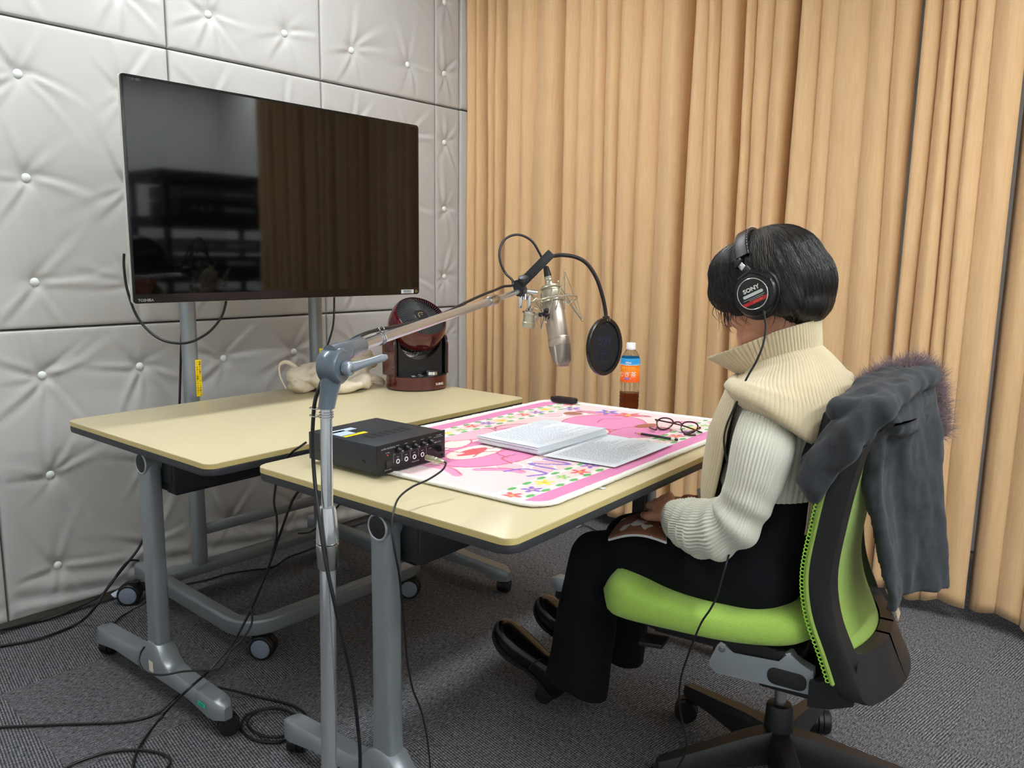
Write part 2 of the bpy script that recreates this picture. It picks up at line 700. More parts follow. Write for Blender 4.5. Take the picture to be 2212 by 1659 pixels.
# ------------------------------------------------------------------ curtains
def curtain_mat():
    m = bpy.data.materials.new('curtain_cloth')
    m.use_nodes = True
    k = NT(m)
    b = k.n['Principled BSDF']
    k.set(b, Roughness=0.72)
    b.inputs['Specular IOR Level'].default_value = 0.3
    b.inputs['Sheen Weight'].default_value = 0.25
    tc = k.add('ShaderNodeTexCoord')
    mp = k.add('ShaderNodeMapping')
    mp.inputs['Scale'].default_value = (140, 140, 9.0)
    k.link(tc.outputs['Object'], mp.inputs['Vector'])
    nz = k.add('ShaderNodeTexNoise')
    k.set(nz, Scale=1.0, Detail=5.0, Roughness=0.65)
    k.link(mp.outputs['Vector'], nz.inputs['Vector'])
    n2 = k.add('ShaderNodeTexNoise')
    k.set(n2, Scale=5.0, Detail=3.0)
    k.link(tc.outputs['Object'], n2.inputs['Vector'])
    rp = k.add('ShaderNodeValToRGB')
    rp.color_ramp.elements[0].position = 0.25
    rp.color_ramp.elements[0].color = rgb('#d0a678')
    rp.color_ramp.elements[1].position = 0.78
    rp.color_ramp.elements[1].color = rgb('#ddb98b')
    k.link(nz.outputs['Fac'], rp.inputs[0])
    k.link(rp.outputs[0], b.inputs['Base Color'])
    ad = k.add('ShaderNodeMath', _operation='ADD')
    k.link(nz.outputs['Fac'], ad.inputs[0])
    k.link(n2.outputs['Fac'], ad.inputs[1])
    bp = k.add('ShaderNodeBump')
    k.set(bp, Strength=0.25, Distance=0.003)
    k.link(ad.outputs[0], bp.inputs['Height'])
    k.link(bp.outputs['Normal'], b.inputs['Normal'])
    return m


M_CURT = curtain_mat()


def curtain(name, creases, label, seed, deep=(), z0=0.055, z1=CEIL_Z - 0.03, left_in=False, hem=0.0):
    rs = np.random.RandomState(seed)
    mb = MB()
    xs, ys, ids = [], [], []
    last = None
    for i in range(len(creases) - 1):
        a, b = creases[i], creases[i + 1]
        w = b - a
        deep0 = 0.028 if i in deep else -0.040 - 0.010 * rs.rand()
        deep1 = 0.028 if (i + 1) in deep else None
        if i > 0 and last is not None:
            deep0 = last
        if deep1 is None:
            deep1 = -0.034 - 0.016 * rs.rand()
        last = deep1
        A = -0.062 - 0.012 * rs.rand()
        pk = rs.uniform(0.30, 0.62)
        n = 18
        for q in range(n):
            s = q / n
            if s < pk:
                u_ = s / pk
                yv = deep0 + (A - deep0) * math.sin(PI / 2 * u_) ** 0.8
            else:
                u_ = (s - pk) / (1 - pk)
                yv = A + (deep1 - A) * (1 - math.cos(PI / 2 * u_) ** 0.8)
            xs.append(a + w * s)
            ys.append(yv)
            ids.append(i + s)
    xs.append(creases[-1])
    ys.append(last)
    ids.append(len(creases) - 1)
    nr = 70
    ph = rs.uniform(0, 6.28, 12)
    N = len(xs)
    vs = []
    for j in range(nr):
        t = j / (nr - 1)
        for i in range(N):
            z = z0 + (z1 - z0) * t + (hem * math.sin(ids[i] * 1.7 + ph[0]) * (1 - t) ** 6)
            zz = z
            wob = 0.006 * math.sin(1.3 * zz + ids[i] * 0.9 + ph[1]) + 0.0025 * math.sin(3.1 * zz + ids[i] * 2.3 + ph[2])
            flare = 1.0 + 0.18 * (1 - t) * math.sin(ids[i] * 0.8 + ph[3])
            y = 2.955 + ys[i] * flare + 0.0022 * math.sin(5 * zz + ids[i] * 3 + ph[4]) + 0.003 * mnoise.noise(Vector((xs[i] * 9, zz * 6, seed)))
            if z < 0.20:            # stitched hem stands a little proud
                y -= 0.0025
            if left_in:
                y -= 0.12 * math.exp(-((xs[i] - creases[0]) / 0.14))
            vs.append((xs[i] + wob * min(1, (i / 20)) * (0.0 if i in (0, N - 1) else 1.0), y, z))
    fs = [(j * N + i, j * N + i + 1, (j + 1) * N + i + 1, (j + 1) * N + i) for j in range(nr - 1) for i in range(N - 1)]
    mb.add(vs, fs)
    o = mb.build(name, M_CURT, angle=None)
    sol = o.modifiers.new('thick', 'SOLIDIFY')
    sol.thickness = 0.003
    sol.offset = 1.0
    return tag(o, label, 'curtain', 'peach curtains along the far side')


curtain('curtain', [-2.735, -2.70, -2.655, -2.60, -2.549, -2.462, -2.40, -2.248, -2.165, -2.086, -2.015, -1.936, -1.839, -1.748, -1.632, -1.552, -1.50, -1.403,
                    -1.349, -1.28, -1.206, -1.117, -1.058, -0.952, -0.866, -0.795],
        'wide peach curtain hanging from the padded wall to behind the seated person', 11, deep=(0, 2, 4, 7, 14, 17, 20), left_in=True)
curtain('curtain', [-0.790, -0.735, -0.678, -0.627, -0.575, -0.490], 'narrow peach curtain hanging behind the dark grey jacket', 12, deep=(0,), z0=0.05, hem=0.012)
curtain('curtain', [-0.486, -0.40, -0.33, -0.27, -0.18, -0.10, -0.02, 0.06, 0.14, 0.24, 0.34], 'peach curtain at the right edge of the picture', 13, deep=(0, 4, 8), z0=0.045, hem=0.02)
rail = MB().box((-1.2, 2.955, CEIL_Z - 0.015), (3.1, 0.03, 0.028), bev=0.004).build('trim_1', mat('rail_white', '#e4e2dc', rough=0.4))
struct(rail)

# ------------------------------------------------------------------ furniture materials
M_SILVER = mat('silver_paint', '#8c9296', rough=0.36, metal=0.45, var=0.05, vscale=20)
M_SILVERL = mat('silver_light', '#aab2b8', rough=0.35, metal=0.5, var=0.04, vscale=20)
M_CHROME = mat('chrome', '#d9d9dc', rough=0.09, metal=1.0, var=0.03, vscale=30)
M_STEEL = mat('brushed_steel', '#b9b9b5', rough=0.25, metal=1.0, var=0.06, vscale=40)
M_BLACKP = mat('black_plastic', '#151517', rough=0.45, var=0.12, vscale=30)
M_BLACKM = mat('black_metal', '#1d1e22', rough=0.4, var=0.1, vscale=25)
M_RUBBER = mat('black_rubber', '#141415', rough=0.7, var=0.15, vscale=60)
M_GREYP = mat('grey_plastic', '#7d8796', rough=0.5, var=0.05, vscale=30)
M_WHITE = mat('white_print', '#e8e8e8', rough=0.6, var=0.02)
M_YELLOW = mat('yellow_sticker', '#ffd90a', rough=0.45, var=0.03)
M_INK = mat('black_ink', '#1a1a1a', rough=0.6, var=0.02)
M_CABLE = mat('black_cable', '#121215', rough=0.42, var=0.15, vscale=40)


def laminate():
    m = mat('maple_laminate', '#cdc09b', rough=0.32, var=0.05, vscale=14, aniso=(26, 1.6, 1), bump=0.03, bscale=120, spec=0.5)
    return m


M_LAM = laminate()
M_LAMEDGE = mat('maple_edge', '#c2ae74', rough=0.4, var=0.05, vscale=14, aniso=(2, 2, 20))


def caster(parent, x, y, yaw, r=0.026, w=0.018, gap=0.006, wheel=M_BLACKP, hub=None, z_top=0.066, name='caster'):
    """twin-wheel caster, local to parent"""
    mb = MB()
    R = rotz(yaw)
    Mt = Matrix.Translation((x, y, 0)) @ R
    off = r * 0.55
    for s in (-1, 1):
        c = Vector((off, s * (gap / 2 + w / 2), r))
        mb.lathe([(r * 0.3, -w / 2), (r * 0.92, -w / 2), (r, -w / 2 + .003), (r, w / 2 - .003), (r * 0.92, w / 2), (r * 0.3, w / 2)], 26,
                 Mt @ frame(c, (0, 1, 0)))
    # hood and stem
    mb.lathe([(r * 1.06, -gap * .5), (r * 1.06, gap * .5)], 20, Mt @ frame((off, 0, r), (0, 1, 0)))
    mb.cyl(Mt @ Vector((0, 0, r * 1.2)), Mt @ Vector((0, 0, z_top)), r * 0.42, 16)
    o = mb.build(name, wheel, parent)
    if hub:
        hb = MB()
        for s in (-1, 1):
            c = Vector((off, s * (gap / 2 + w + 0.0008), r))
            hb.lathe([(r * 0.78, -0.001), (r * 0.78, 0.0008), (r * 0.70, 0.002), (0.001, 0.0022)], 28, Mt @ frame(c, (0, s, 0)))
            hb.torus(Mt @ (c + Vector((0, s * 0.002, 0))), R @ Vector((0, 1, 0)), r * 0.3, 0.0008, 24, 6)
        hb.build('hub', hub, o)
    return o


# ------------------------------------------------------------------ folding tables
def make_table(name, label, fl, yaw, extra=None):
    u = Vector((-math.sin(yaw), math.cos(yaw), 0))
    v = Vector((math.cos(yaw), math.sin(yaw), 0))
    c = Vector((fl[0], fl[1], 0)) + v * 0.375 + u * 0.6
    t = thing(name, label, 'table', c, yaw)
    top = MB().prism(rrect(0.75, 1.2, 0.028, 8), 0.707, 0.72, bev=0.0018, seg=2).build('table_top', M_LAM, t)
    MB().prism(rrect(0.7506, 1.2006, 0.0283, 8), 0.7068, 0.7182).build('edge_band', M_LAMEDGE, t)
    MB().prism(rrect(0.749, 1.199, 0.028, 8), 0.689, 0.7066, bev=0.004, seg=2).build('under_frame', mat('table_under', '#2e2f33', rough=0.5), t)
    # black beam below the top
    b = MB()
    b.box((0.03, 0, 0.632), (0.13, 1.07, 0.108), bev=0.006)
    b.box((0.03, 0, 0.575), (0.05, 1.02, 0.03), bev=0.004)
    b.build('beam', M_BLACKM, t)
    LX = 0.018
    for s in (-1, 1):
        yy = s * 0.560
        # column
        rings = []
        for z, wx, wy in ((0.085, .064, .050), (0.14, .060, .046), (0.22, .056, .043), (0.40, .056, .042), (0.60, .058, .042), (0.655, .058, .042)):
            rings.append([Vector((LX + p[0], yy + p[1], z)) for p in rrect(wx, wy, 0.012, 4)])
        leg = MB().loft(rings)
        leg.cyl((LX, yy - s * 0.021, 0.657), (LX, yy + s * 0.021, 0.657), 0.029, 36)
        leg.build('leg', M_SILVER, t)
        MB().torus((LX, yy + s * 0.0215, 0.657), (0, 1, 0), 0.0262, 0.0030, 44, 10).build('cap_ring', M_SILVERL, t)
        MB().lathe([(0.0255, 0), (0.0255, 0.002), (0.022, 0.0034), (0.0005, 0.0036)], 36, frame((LX, yy + s * 0.0205, 0.657), (0, s, 0))).build('cap', M_BLACKP, t)
        if s > 0:
            MB().box((LX - 0.008, yy - s * 0.030, 0.40), (0.044, 0.020, 0.56), bev=0.004).build('leg_liner', M_BLACKM, t)
        # inner bracket
        MB().box((LX + 0.01, yy - s * 0.045, 0.645), (0.12, 0.05, 0.085), bev=0.006).build('bracket', M_BLACKM, t)
        # foot
        rings = []
        for k in range(31):
            a = k / 30
            x = -0.340 + 0.685 * a
            e = min(a, 1 - a) / 0.07
            rnd = math.sqrt(max(0.0, 1 - (1 - min(e, 1)) ** 2))
            d = abs(x - LX)
            ztop = 0.098 + 0.012 * max(0, 1 - d / 0.3) + 0.05 * math.exp(-((d - 0.02) / 0.035) ** 2 if d > .02 else 0) * 1.0
            zbot = 0.052 + 0.016 * min(1, max(0, (min(a, 1 - a) - 0.06) / 0.15))
            wt = (0.040 if d > 0.1 else 0.046) * (0.35 + 0.65 * rnd)
            wb = 0.058 * (0.35 + 0.65 * rnd)
            ztop = zbot + (ztop - zbot) * (0.72 + 0.28 * rnd)
            rings.append([Vector((x, yy + q, z)) for q, z in ((-wb / 2, zbot), (wb / 2, zbot), (wb / 2, zbot + 0.016), (wt / 2 + .003, ztop - 0.004), (wt / 2, ztop), (-wt / 2, ztop), (-wt / 2 - .003, ztop - 0.004), (-wb / 2, zbot + 0.016))])
        MB().loft(rings).build('foot', M_SILVER, t, angle=50)
        for x, yw in ((-0.310, 2.2 if s < 0 else 0.7), (0.315, 1.2 if s < 0 else 1.9)):
            caster(t, x, yy, yw, z_top=0.062)
        if s > 0:   # folding lever near the far leg
            MB().prism(circ(0.055, 28, 0.22, yy - 0.10, 0.035), 0.655, 0.688, bev=0.006).build('lever_plate', M_BLACKP, t)
            k = MB().cyl((0.25, yy - 0.20, 0.640), (0.25, yy - 0.20, 0.69), 0.008, 12)
            k.lathe([(0.002, 0), (0.020, 0.003), (0.024, 0.009), (0.020, 0.015), (0.003, 0.018)], 24, frame((0.25, yy - 0.20, 0.628)))
            k.build('lever_knob', M_BLACKP, t)
    return t


def deg(a):
    return math.radians(a)


t1 = make_table('folding_table', 'maple-topped folding table standing in front of the television', (-2.432, 0.844), deg(2.458))
t2 = make_table('folding_table', 'maple-topped folding table under the pink blanket', (-1.602, 0.948), deg(2.85))
# labels on the foot of table by the wall
MB().box((0.275, -0.5915, 0.080), (0.034, 0.0006, 0.011)).build('green_label', mat('green_sticker', '#17c3a0', rough=0.5), t1, label='green asset sticker on the table foot')
MB().box((0.020, -0.5895, 0.092), (0.022, 0.0008, 0.030)).build('paper_label', mat('old_paper_label', '#d6d2bd', rough=0.6), t1, label='pale worn sticker on the table foot')
for q in range(5):
    MB().box((0.266 + q * 0.0045, -0.5920, 0.080), (0.0022, 0.0002, 0.004)).build('label_print', M_INK, t1)

# small white adapter on the floor under the curtain
wa = thing('power_adapter', 'small white plastic adapter on the floor by the curtain hem', 'adapter', (-2.0331, 2.7928, 0.0000))
MB().box((0, 0, 0.024), (0.06, 0.05, 0.046), bev=0.008).build('housing', mat('adapter_white', '#dfe0e0', rough=0.45), wa)
MB().tube(smooth_path([(0.03, 0, 0.02), (0.07, 0.02, 0.006), (0.14, 0.0, 0.006), (0.22, 0.04, 0.006)], 6), 0.003, 8).build('cord', mat('adapter_cord', '#2a2a2c', rough=0.5), wa)

# ------------------------------------------------------------------ television stand
ts = thing('television_stand', 'grey steel television stand on casters behind the tables', 'stand', (-2.3, 1.5, 0))
for yy in (1.288, 1.795):
    r_ = [[Vector((-2.56 + p[0], yy + p[1], z)) for p in rrect(0.042, 0.050, 0.018, 6)] for z in (0.12, 1.42)]
    MB().loft(r_).build('post', M_SILVER, ts, world=True)
MB().box((-2.56, 1.545, 0.240), (0.024, 0.47, 0.036), bev=0.006).build('crossbar', M_SILVER, ts, world=True)
MB().box((-2.567, 1.50, 0.103), (0.052, 0.72, 0.036), bev=0.005).build('rear_bar', M_SILVER, ts, world=True)
path = [(-2.70, 1.14, .103), (-2.50, 1.14, .103), (-2.20, 1.14, .103), (-2.10, 1.145, .103)]
cor = [(-2.10 + 0.09 * math.sin(a), 1.23 - 0.09 * math.cos(a), .103) for a in np.linspace(0.15, PI / 2 - 0.1, 7)]
cor2 = [(-2.10 + 0.09 * math.cos(a), 1.76 + 0.09 * math.sin(a), .103) for a in np.linspace(0.1, PI / 2 - 0.15, 7)]
full = [(-2.70, 1.14, .103), (-2.4, 1.14, .103), (-2.12, 1.14, .103)] + cor + [(-2.01, 1.35, .103), (-2.01, 1.6, .103)] + cor2 + [(-2.12, 1.85, .103), (-2.4, 1.85, .103), (-2.70, 1.85, .103)]


def sweep_rect(mb, path, w, h, rad=0.012, n=4):
    prof = rrect(w, h, rad, n)
    rings = []
    P = [Vector(p) for p in path]
    for i, p in enumerate(P):
        t = (P[min(i + 1, len(P) - 1)] - P[max(i - 1, 0)]).normalized()
        side = Vector((t.y, -t.x, 0)).normalized()
        rings.append([p + side * a + Vector((0, 0, b)) for a, b in prof])
    mb.loft(rings)
    return mb


sweep_rect(MB(), full, 0.045, 0.052, 0.010).build('base_frame', M_SILVER, ts, world=True)
caster(ts, -2.665 + 2.3, 1.105 - 1.5, 0.85 + PI, r=0.037, w=0.020, gap=0.010, wheel=M_BLACKP, hub=M_GREYP, z_top=0.08)
caster(ts, -2.03 + 2.3, 1.185 - 1.5, 0.62, r=0.037, w=0.020, gap=0.010, wheel=M_BLACKP, hub=M_GREYP, z_top=0.08)
caster(ts, -2.03 + 2.3, 1.77 - 1.5, 0.72, r=0.037, w=0.020, gap=0.010, wheel=M_BLACKP, hub=M_GREYP, z_top=0.08)
caster(ts, -2.665 + 2.3, 1.875 - 1.5, 2.4, r=0.037, w=0.020, gap=0.010, wheel=M_BLACKP, hub=M_GREYP, z_top=0.08)
MB().prism(rrect(0.030, 0.05, 0.006, 4), 0, 0.006, M=Matrix.Translation((-2.70, 1.065, 0.040)) @ Matrix.Rotation(0.3, 4, 'X')).build('brake_tab', mat('brake_tab', '#b9c2d4', rough=0.5), ts, world=True)
for zz in (1.20, 1.52):
    MB().box((-2.415, 1.54, zz), (0.248, 0.42, 0.04), bev=0.004).build('mount_bracket', M_BLACKM, ts, world=True)
for yy in (1.30, 1.80):
    s_ = MB().box((-2.5375, yy + 0.004, 0.782), (0.001, 0.020, 0.125)).build('warning_sticker', M_YELLOW, ts, world=True, label='yellow sticker with black lettering')
    Mtx = frame((-2.5368, yy + 0.0085, 0.84), (1, 0, 0), (0, 0, -1))
    text_mesh('移動する際はコンセントを抜いて', 0.0080, Mtx, 'sticker_text', M_INK, s_)
    Mtx = frame((-2.5368, yy - 0.001, 0.84), (1, 0, 0), (0, 0, -1))
    text_mesh('ここを持って移動してください', 0.0080, Mtx, 'sticker_text', M_INK, s_)

# ------------------------------------------------------------------ television
tv = thing('television', 'large flat television with a switched-off black screen', 'television', (-2.2, 1.48, 1.06))
TW, TH = 1.050, 0.605
zc = TH / 2 + 0.001
M_SCREEN = mat('screen_glass', '#040405', rough=0.045, var=0, spec=0.62)
M_BEZEL = mat('bezel_black', '#0b0b0c', rough=0.22, var=0.05)
M_RIM = mat('bezel_rim', '#c9cbc2', rough=0.3, metal=0.3, var=0.03)


def yz_plate(mb, w, h, r, x0, x1, zc, yc=0, bev=0.0):
    Mx = frame((0, yc, zc), (1, 0, 0), (0, 1, 0))
    return mb.prism(rrect(w, h, r, 5), x0, x1, bev=bev, M=Mx)


yz_plate(MB(), TW, TH, 0.010, -0.016, -0.004, zc).build('rim', M_RIM, tv)
yz_plate(MB(), TW - 0.002, TH - 0.002, 0.009, -0.010, -0.0008, zc, bev=0.0015).build('bezel', M_BEZEL, tv)
yz_plate(MB(), TW - 0.016, TH - 0.034, 0.002, -0.002, 0.0004, zc + 0.009).build('screen', M_SCREEN, tv)
yz_plate(MB(), TW * 0.8, TH * 0.75, 0.03, -0.085, -0.024, zc - 0.03, bev=0.02).build('back_cover', M_BLACKP, tv)
lab = yz_plate(MB(), 0.060, 0.0135, 0.001, 0.0002, 0.0010, 0.0125, yc=0.465).build('barcode_label', mat('label_white', '#dcdfe4', rough=0.5), tv, label='white barcode label on the lower bezel')
br = MB()
yy = -0.020
rs = random.Random(4)
while yy < 0.020:
    w_ = rs.choice((0.0008, 0.0012, 0.0020))
    br.box((0.0012, 0.465 + yy, 0.0142), (0.0002, w_, 0.0060))
    yy += w_ + rs.choice((0.0008, 0.0014))
for k in range(2):
    br.box((0.0012, 0.465, 0.0095 - k * 0.002), (0.0002, 0.036, 0.0007))
br.build('barcode', M_INK, lab, smooth=False)
text_mesh('TOSHIBA', 0.0105, frame((0.0002, -0.512, 0.0105), (1, 0, 0), (0, 1, 0)), 'logo', mat('logo_grey', '#8f9092', rough=0.4), tv, world=False, bold=0.0002)
text_mesh('TOSHIBA', 0.0095, frame((0.0006, -0.508, TH - 0.012), (1, 0, 0), (0, 1, 0)), 'logo', mat('logo_dim', '#4c4c4e', rough=0.4), tv, world=False)
MB().torus((0.0006, 0.508, 0.0125), (1, 0, 0), 0.0042, 0.0006, 24, 6).build('indicator_ring', mat('ring_gold', '#b8b27c', rough=0.3, metal=.6), tv)

# ------------------------------------------------------------------ equipment rack that shows in the screen
er = thing('equipment_rack', 'dark equipment rack seen only as a reflection in the television screen', 'rack', (1.2, 3.0, 0))
M_RACK = mat('rack_black', '#101012', rough=0.5)
M_GEAR = mat('gear_grey', '#6c6f74', rough=0.45)
for zz in (0.12, 0.62, 1.03, 1.41, 1.72):
    MB().box((0, 0, zz), (0.55, 0.94, 0.075), bev=0.01).build('shelf', M_RACK, er)
for sx in (-0.25, 0.25):
    for sy in (-0.42, 0.42):
        MB().box((sx, sy, 0.86), (0.04, 0.04, 1.72), bev=0.005).build('upright', M_RACK, er)
for zz, hh, m_ in ((0.22, .13, M_GEAR), (0.37, .12, M_RACK), (0.715, .11, M_GEAR), (0.85, .13, M_GEAR), (1.125, .11, M_RACK), (1.25, .10, M_GEAR), (1.505, .11, M_RACK), (1.615, .09, M_GEAR)):
    d = MB().box((-0.01, 0.03, zz), (0.46, 0.70, hh), bev=0.006).build('device', m_, er)
    MB().box((-0.2425, 0.13, zz), (0.004, 0.24, hh * 0.3), bev=0.001).build('display_window', mat('gear_window', '#b7c0c8', rough=0.3), d)
    for q in range(3):
        MB().cyl((-0.238, -0.22 + q * 0.06, zz), (-0.262, -0.22 + q * 0.06, zz), 0.014, 18).build('knob', M_SILVERL, d)


# ------------------------------------------------------------------ microphone boom stand
M_JOINT = mat('joint_enamel', '#5f6b76', rough=0.3, metal=0.25, var=0.05, coat=0.4)
M_LEVER = mat('lever_enamel', '#a3acb4', rough=0.3, metal=0.4, var=0.04)
M_TUBE_CH = mat('chrome_tube', '#c2c6cb', rough=0.14, metal=0.82, var=0.02, vscale=20)
ptop = Vector((-1.0046, 0.7204, 0.9657))
pbot = Vector((-1.0057, 0.7101, 0.3758))
pd = (pbot - ptop).normalized()


def on_pole(z):
    return ptop + pd * ((z - ptop.z) / pd.z)


base = on_pole(0.0)
ms = thing('boom_stand', 'chrome microphone stand with a slanting boom in front of the table corner', 'microphone stand', (base.x, base.y, 0))
cz = Vector((-1.0062, 0.7198, 0.7497)).z
MB().cyl(on_pole(cz + .02), ptop + Vector((0, 0, 0.01)), 0.0093, 28).build('upper_tube', M_TUBE_CH, ms, world=True)
MB().cyl(on_pole(0.02), on_pole(cz - .02), 0.0128, 28).build('lower_tube', M_TUBE_CH, ms, world=True)
Mp = frame(on_pole(cz), -pd)
MB().lathe([(0.0100, 0.062), (0.0125, 0.060), (0.0135, 0.055), (0.0170, 0.030), (0.0178, 0.012), (0.0178, 0.003), (0.0165, 0.0015)][::-1], 32, Mp).build('clutch_nut', M_TUBE_CH, ms, world=True)
MB().lathe([(0.0145, -0.042), (0.0160, -0.040), (0.0180, -0.004), (0.0180, -0.0005), (0.0165, 0.0005)], 32, Mp).build('clutch_body', M_STEEL, ms, world=True)
MB().lathe([(0.150, 0.0), (0.155, 0.004), (0.150, 0.020), (0.06, 0.034), (0.022, 0.040), (0.020, 0.075), (0.014, 0.080)], 48, Matrix.Translation((base.x, base.y, 0))).build('weighted_base', M_BLACKM, ms, world=True)
# swivel joint
J = Vector((-1.0014, 0.7337, 1.0336))
BK = Vector((-1.3337, 1.5736, 1.1182))
A0 = Vector((-1.0336, 0.8153, 1.0572))
bd = (BK - A0).normalized()
hor = Vector((bd.x, bd.y, 0)).normalized()
side = hor.cross(Vector((0, 0, 1))).normalized()            # axis of the swivel
if side.dot(Vector((0, 0, CAMH)) - J) < 0:
    side = -side
jr = 0.0280
stem0 = ptop + Vector((0, 0, 0.002))
jm = MB()
jm.lathe([(jr - .004, -0.017), (jr, -0.013), (jr, 0.013), (jr - .004, 0.017)], 40, frame(J, side))
rings = []
for t, rx, ry in ((0.0, .0125, .0130), (0.25, .0132, .0138), (0.5, .0150, .0155), (0.72, .0195, .0165), (1.0, .0240, .0165)):
    c = stem0.lerp(J, t)
    rings.append([c + hor * (rx * math.cos(a)) + side * (ry * math.sin(a)) for a in np.linspace(0, 2 * PI, 28, endpoint=False)])
jm.loft(rings)
jm.build('joint_body', M_JOINT, ms, world=True, angle=45)
sk = MB()
sk.lathe([(0.0125, 0), (0.0148, 0.002), (0.0152, 0.045), (0.0135, 0.047)], 32, frame(A0 - bd * 0.052, bd))
sk.loft([[A0 - bd * l + side * (w * math.cos(a)) + bd.cross(side) * (h * math.sin(a)) for a in np.linspace(0, 2 * PI, 24, endpoint=False)] for l, w, h in ((0.098, .0150, .017), (0.075, .0150, .0170), (0.05, .0142, .0145))])
sk.build('boom_socket', M_JOINT, ms, world=True, angle=45)
lc = J + side * 0.018 + hor * 0.001 - Vector((0, 0, .003))
lv = MB()
ldir = (Vector((-0.9496, 0.7593, 1.0499)) - Vector((-0.9901, 0.7202, 1.0317))).normalized()
lv.lathe([(0.0105, 0), (0.0115, 0.002), (0.0112, 0.012), (0.009, 0.0145)], 28, frame(lc, side))
pts = [lc + side * 0.008 + ldir * d for d in (0.002, 0.02, 0.04, 0.055, 0.062)]
lv.tube(pts, [0.0085, 0.0062, 0.0058, 0.0058, 0.003], 16, flat=0.7)
lv.build('clamp_lever', M_LEVER, ms, world=True)
MB().lathe([(0.0055, 0), (0.0055, 0.003), (0.003, 0.0032), (0.003, 0.001), (0.0003, 0.001)], 20, frame(lc + side * 0.0142, side)).build('hex_bolt', M_STEEL, ms, world=True)
# boom tubes
CK = Vector((-1.2788, 1.3612, 1.0936))
CK = A0 + bd * (CK - A0).dot(bd)
MB().cyl(A0 - bd * 0.006, CK, 0.0092, 28).build('boom_tube', M_TUBE_CH, ms, world=True)
MB().lathe([(0.0105, -0.030), (0.0118, -0.028), (0.0118, 0.0), (0.0125, 0.002), (0.0125, 0.022), (0.0095, 0.026)], 32, frame(CK, bd)).build('boom_collar', M_STEEL, ms, world=True)
MB().cyl(CK, BK, 0.0066, 24).build('boom_extension', M_TUBE_CH, ms, world=True)
# spring cable rings
rg = MB()
q0 = A0 + bd * 0.058
up = bd.cross(side)
up = up if up.z > 0 else -up
for dd in (0.0, 0.006):
    rg.torus(q0 + bd * dd, bd, 0.0103, 0.0009, 32, 6)
for dd in (-0.004, 0.011):
    rg.torus(q0 + bd * dd + up * 0.0145, bd + side * 0.4, 0.0055, 0.0008, 24, 6)
rg.build('cable_ring', M_CHROME, ms, world=True)
rg = MB()
q1 = ptop - pd * (-0.004)
left = -Vector((_M[0][0], _M[0][1], 0)).normalized()
for dd in (0.0, 0.004, 0.008):
    rg.torus(q1 + Vector((0, 0, -dd)), (0, 0, 1), 0.0106, 0.0009, 32, 6)
for dd in (-0.006, 0.006):
    rg.torus(q1 + left * 0.019 + Vector((0, 0, -dd)), (0.1, 0.1, 1), 0.0070, 0.0008, 24, 6)
rg.build('cable_ring', M_CHROME, ms, world=True)

# ------------------------------------------------------------------ condenser microphone in its elastic suspension
M_NICKEL = mat('satin_nickel', '#b9ad9f', rough=0.33, metal=0.75, var=0.04, vscale=40)
M_NICKELY = mat('nickel_mount', '#c2bda4', rough=0.30, metal=0.7, var=0.04, vscale=40)


def grille_mat():
    m = mat('mic_grille', '#8b857b', rough=0.45, metal=0.6, var=0.15, vscale=900)
    return m


M_GRILLE = grille_mat()
mt = Vector((-1.3120, 1.6618, 1.1293))
mb_ = Vector((-1.2525, 1.6489, 0.9216))
ax = (mb_ - mt).normalized()
fr_ = frame(mt, ax, (1, 0.1, 0))           # local z runs down the microphone, local x faces the pop filter
mic = thing('condenser_microphone', 'large nickel condenser microphone hanging upside down from the boom', 'microphone', mb_)
ML = (mb_ - mt).length
MB().lathe([(0.016, -0.002), (0.0235, 0.0), (0.0235, 0.012), (0.0262, 0.014), (0.0268, 0.032), (0.0255, 0.034)], 44, fr_).build('top_ring', M_NICKELY, mic, world=True)
MB().lathe([(0.0255, 0.030), (0.0275, 0.034), (0.0278, ML - 0.076), (0.0270, ML - 0.074)], 44, fr_).build('body', M_NICKEL, mic, world=True)
MB().lathe([(0.0272, ML - 0.078), (0.0292, ML - 0.077), (0.0296, ML - 0.074), (0.0280, ML - 0.073), (0.0280, ML - 0.071), (0.0292, ML - 0.070), (0.0292, ML - 0.055), (0.0280, ML - 0.053)], 44, fr_).build('head_band', M_NICKEL, mic, world=True)
rings = []
for z, wx, wy in ((ML - 0.056, .0268, .0268), (ML - 0.052, .0262, .0268), (ML - 0.036, .0232, .0272), (ML - 0.020, .0200, .0276), (ML - 0.012, .0182, .0276), (ML - 0.004, .0110, .0250), (ML, .0085, .0235)):
    rings.append([fr_ @ Vector((wx * math.copysign(abs(math.cos(a)) ** 0.62, math.cos(a)), wy * math.copysign(abs(math.sin(a)) ** 0.72, math.sin(a)), z)) for a in np.linspace(0, 2 * PI, 40, endpoint=False)])
MB().loft(rings).build('head_grille', M_GRILLE, mic, world=True, angle=50)
hs = MB()
for sy in (-1, 1):
    for off in (0,):
        pts = [fr_ @ Vector((off, sy * (w + 0.0008), z)) for z, w in ((ML - .056, .0268), (ML - .036, .0274), (ML - .020, .0278), (ML - .012, .0278), (ML - .002, .0245))]
        hs.tube(pts, 0.0034, 10, flat=0.6)
pts = [fr_ @ Vector((0.001, y, ML)) for y in (-0.0225, -.01, .01, 0.0225)]
hs.tube(pts, 0.003, 10)
hs.build('head_frame', M_NICKEL, mic, world=True)
for sy in (-1,):
    MB().box((0, 0, 0), (0.012, 0.0008, 0.006), M=fr_ @ Matrix.Translation((0.0, sy * 0.0278, 0.040))).build('badge', M_BLACKP, mic, world=True)

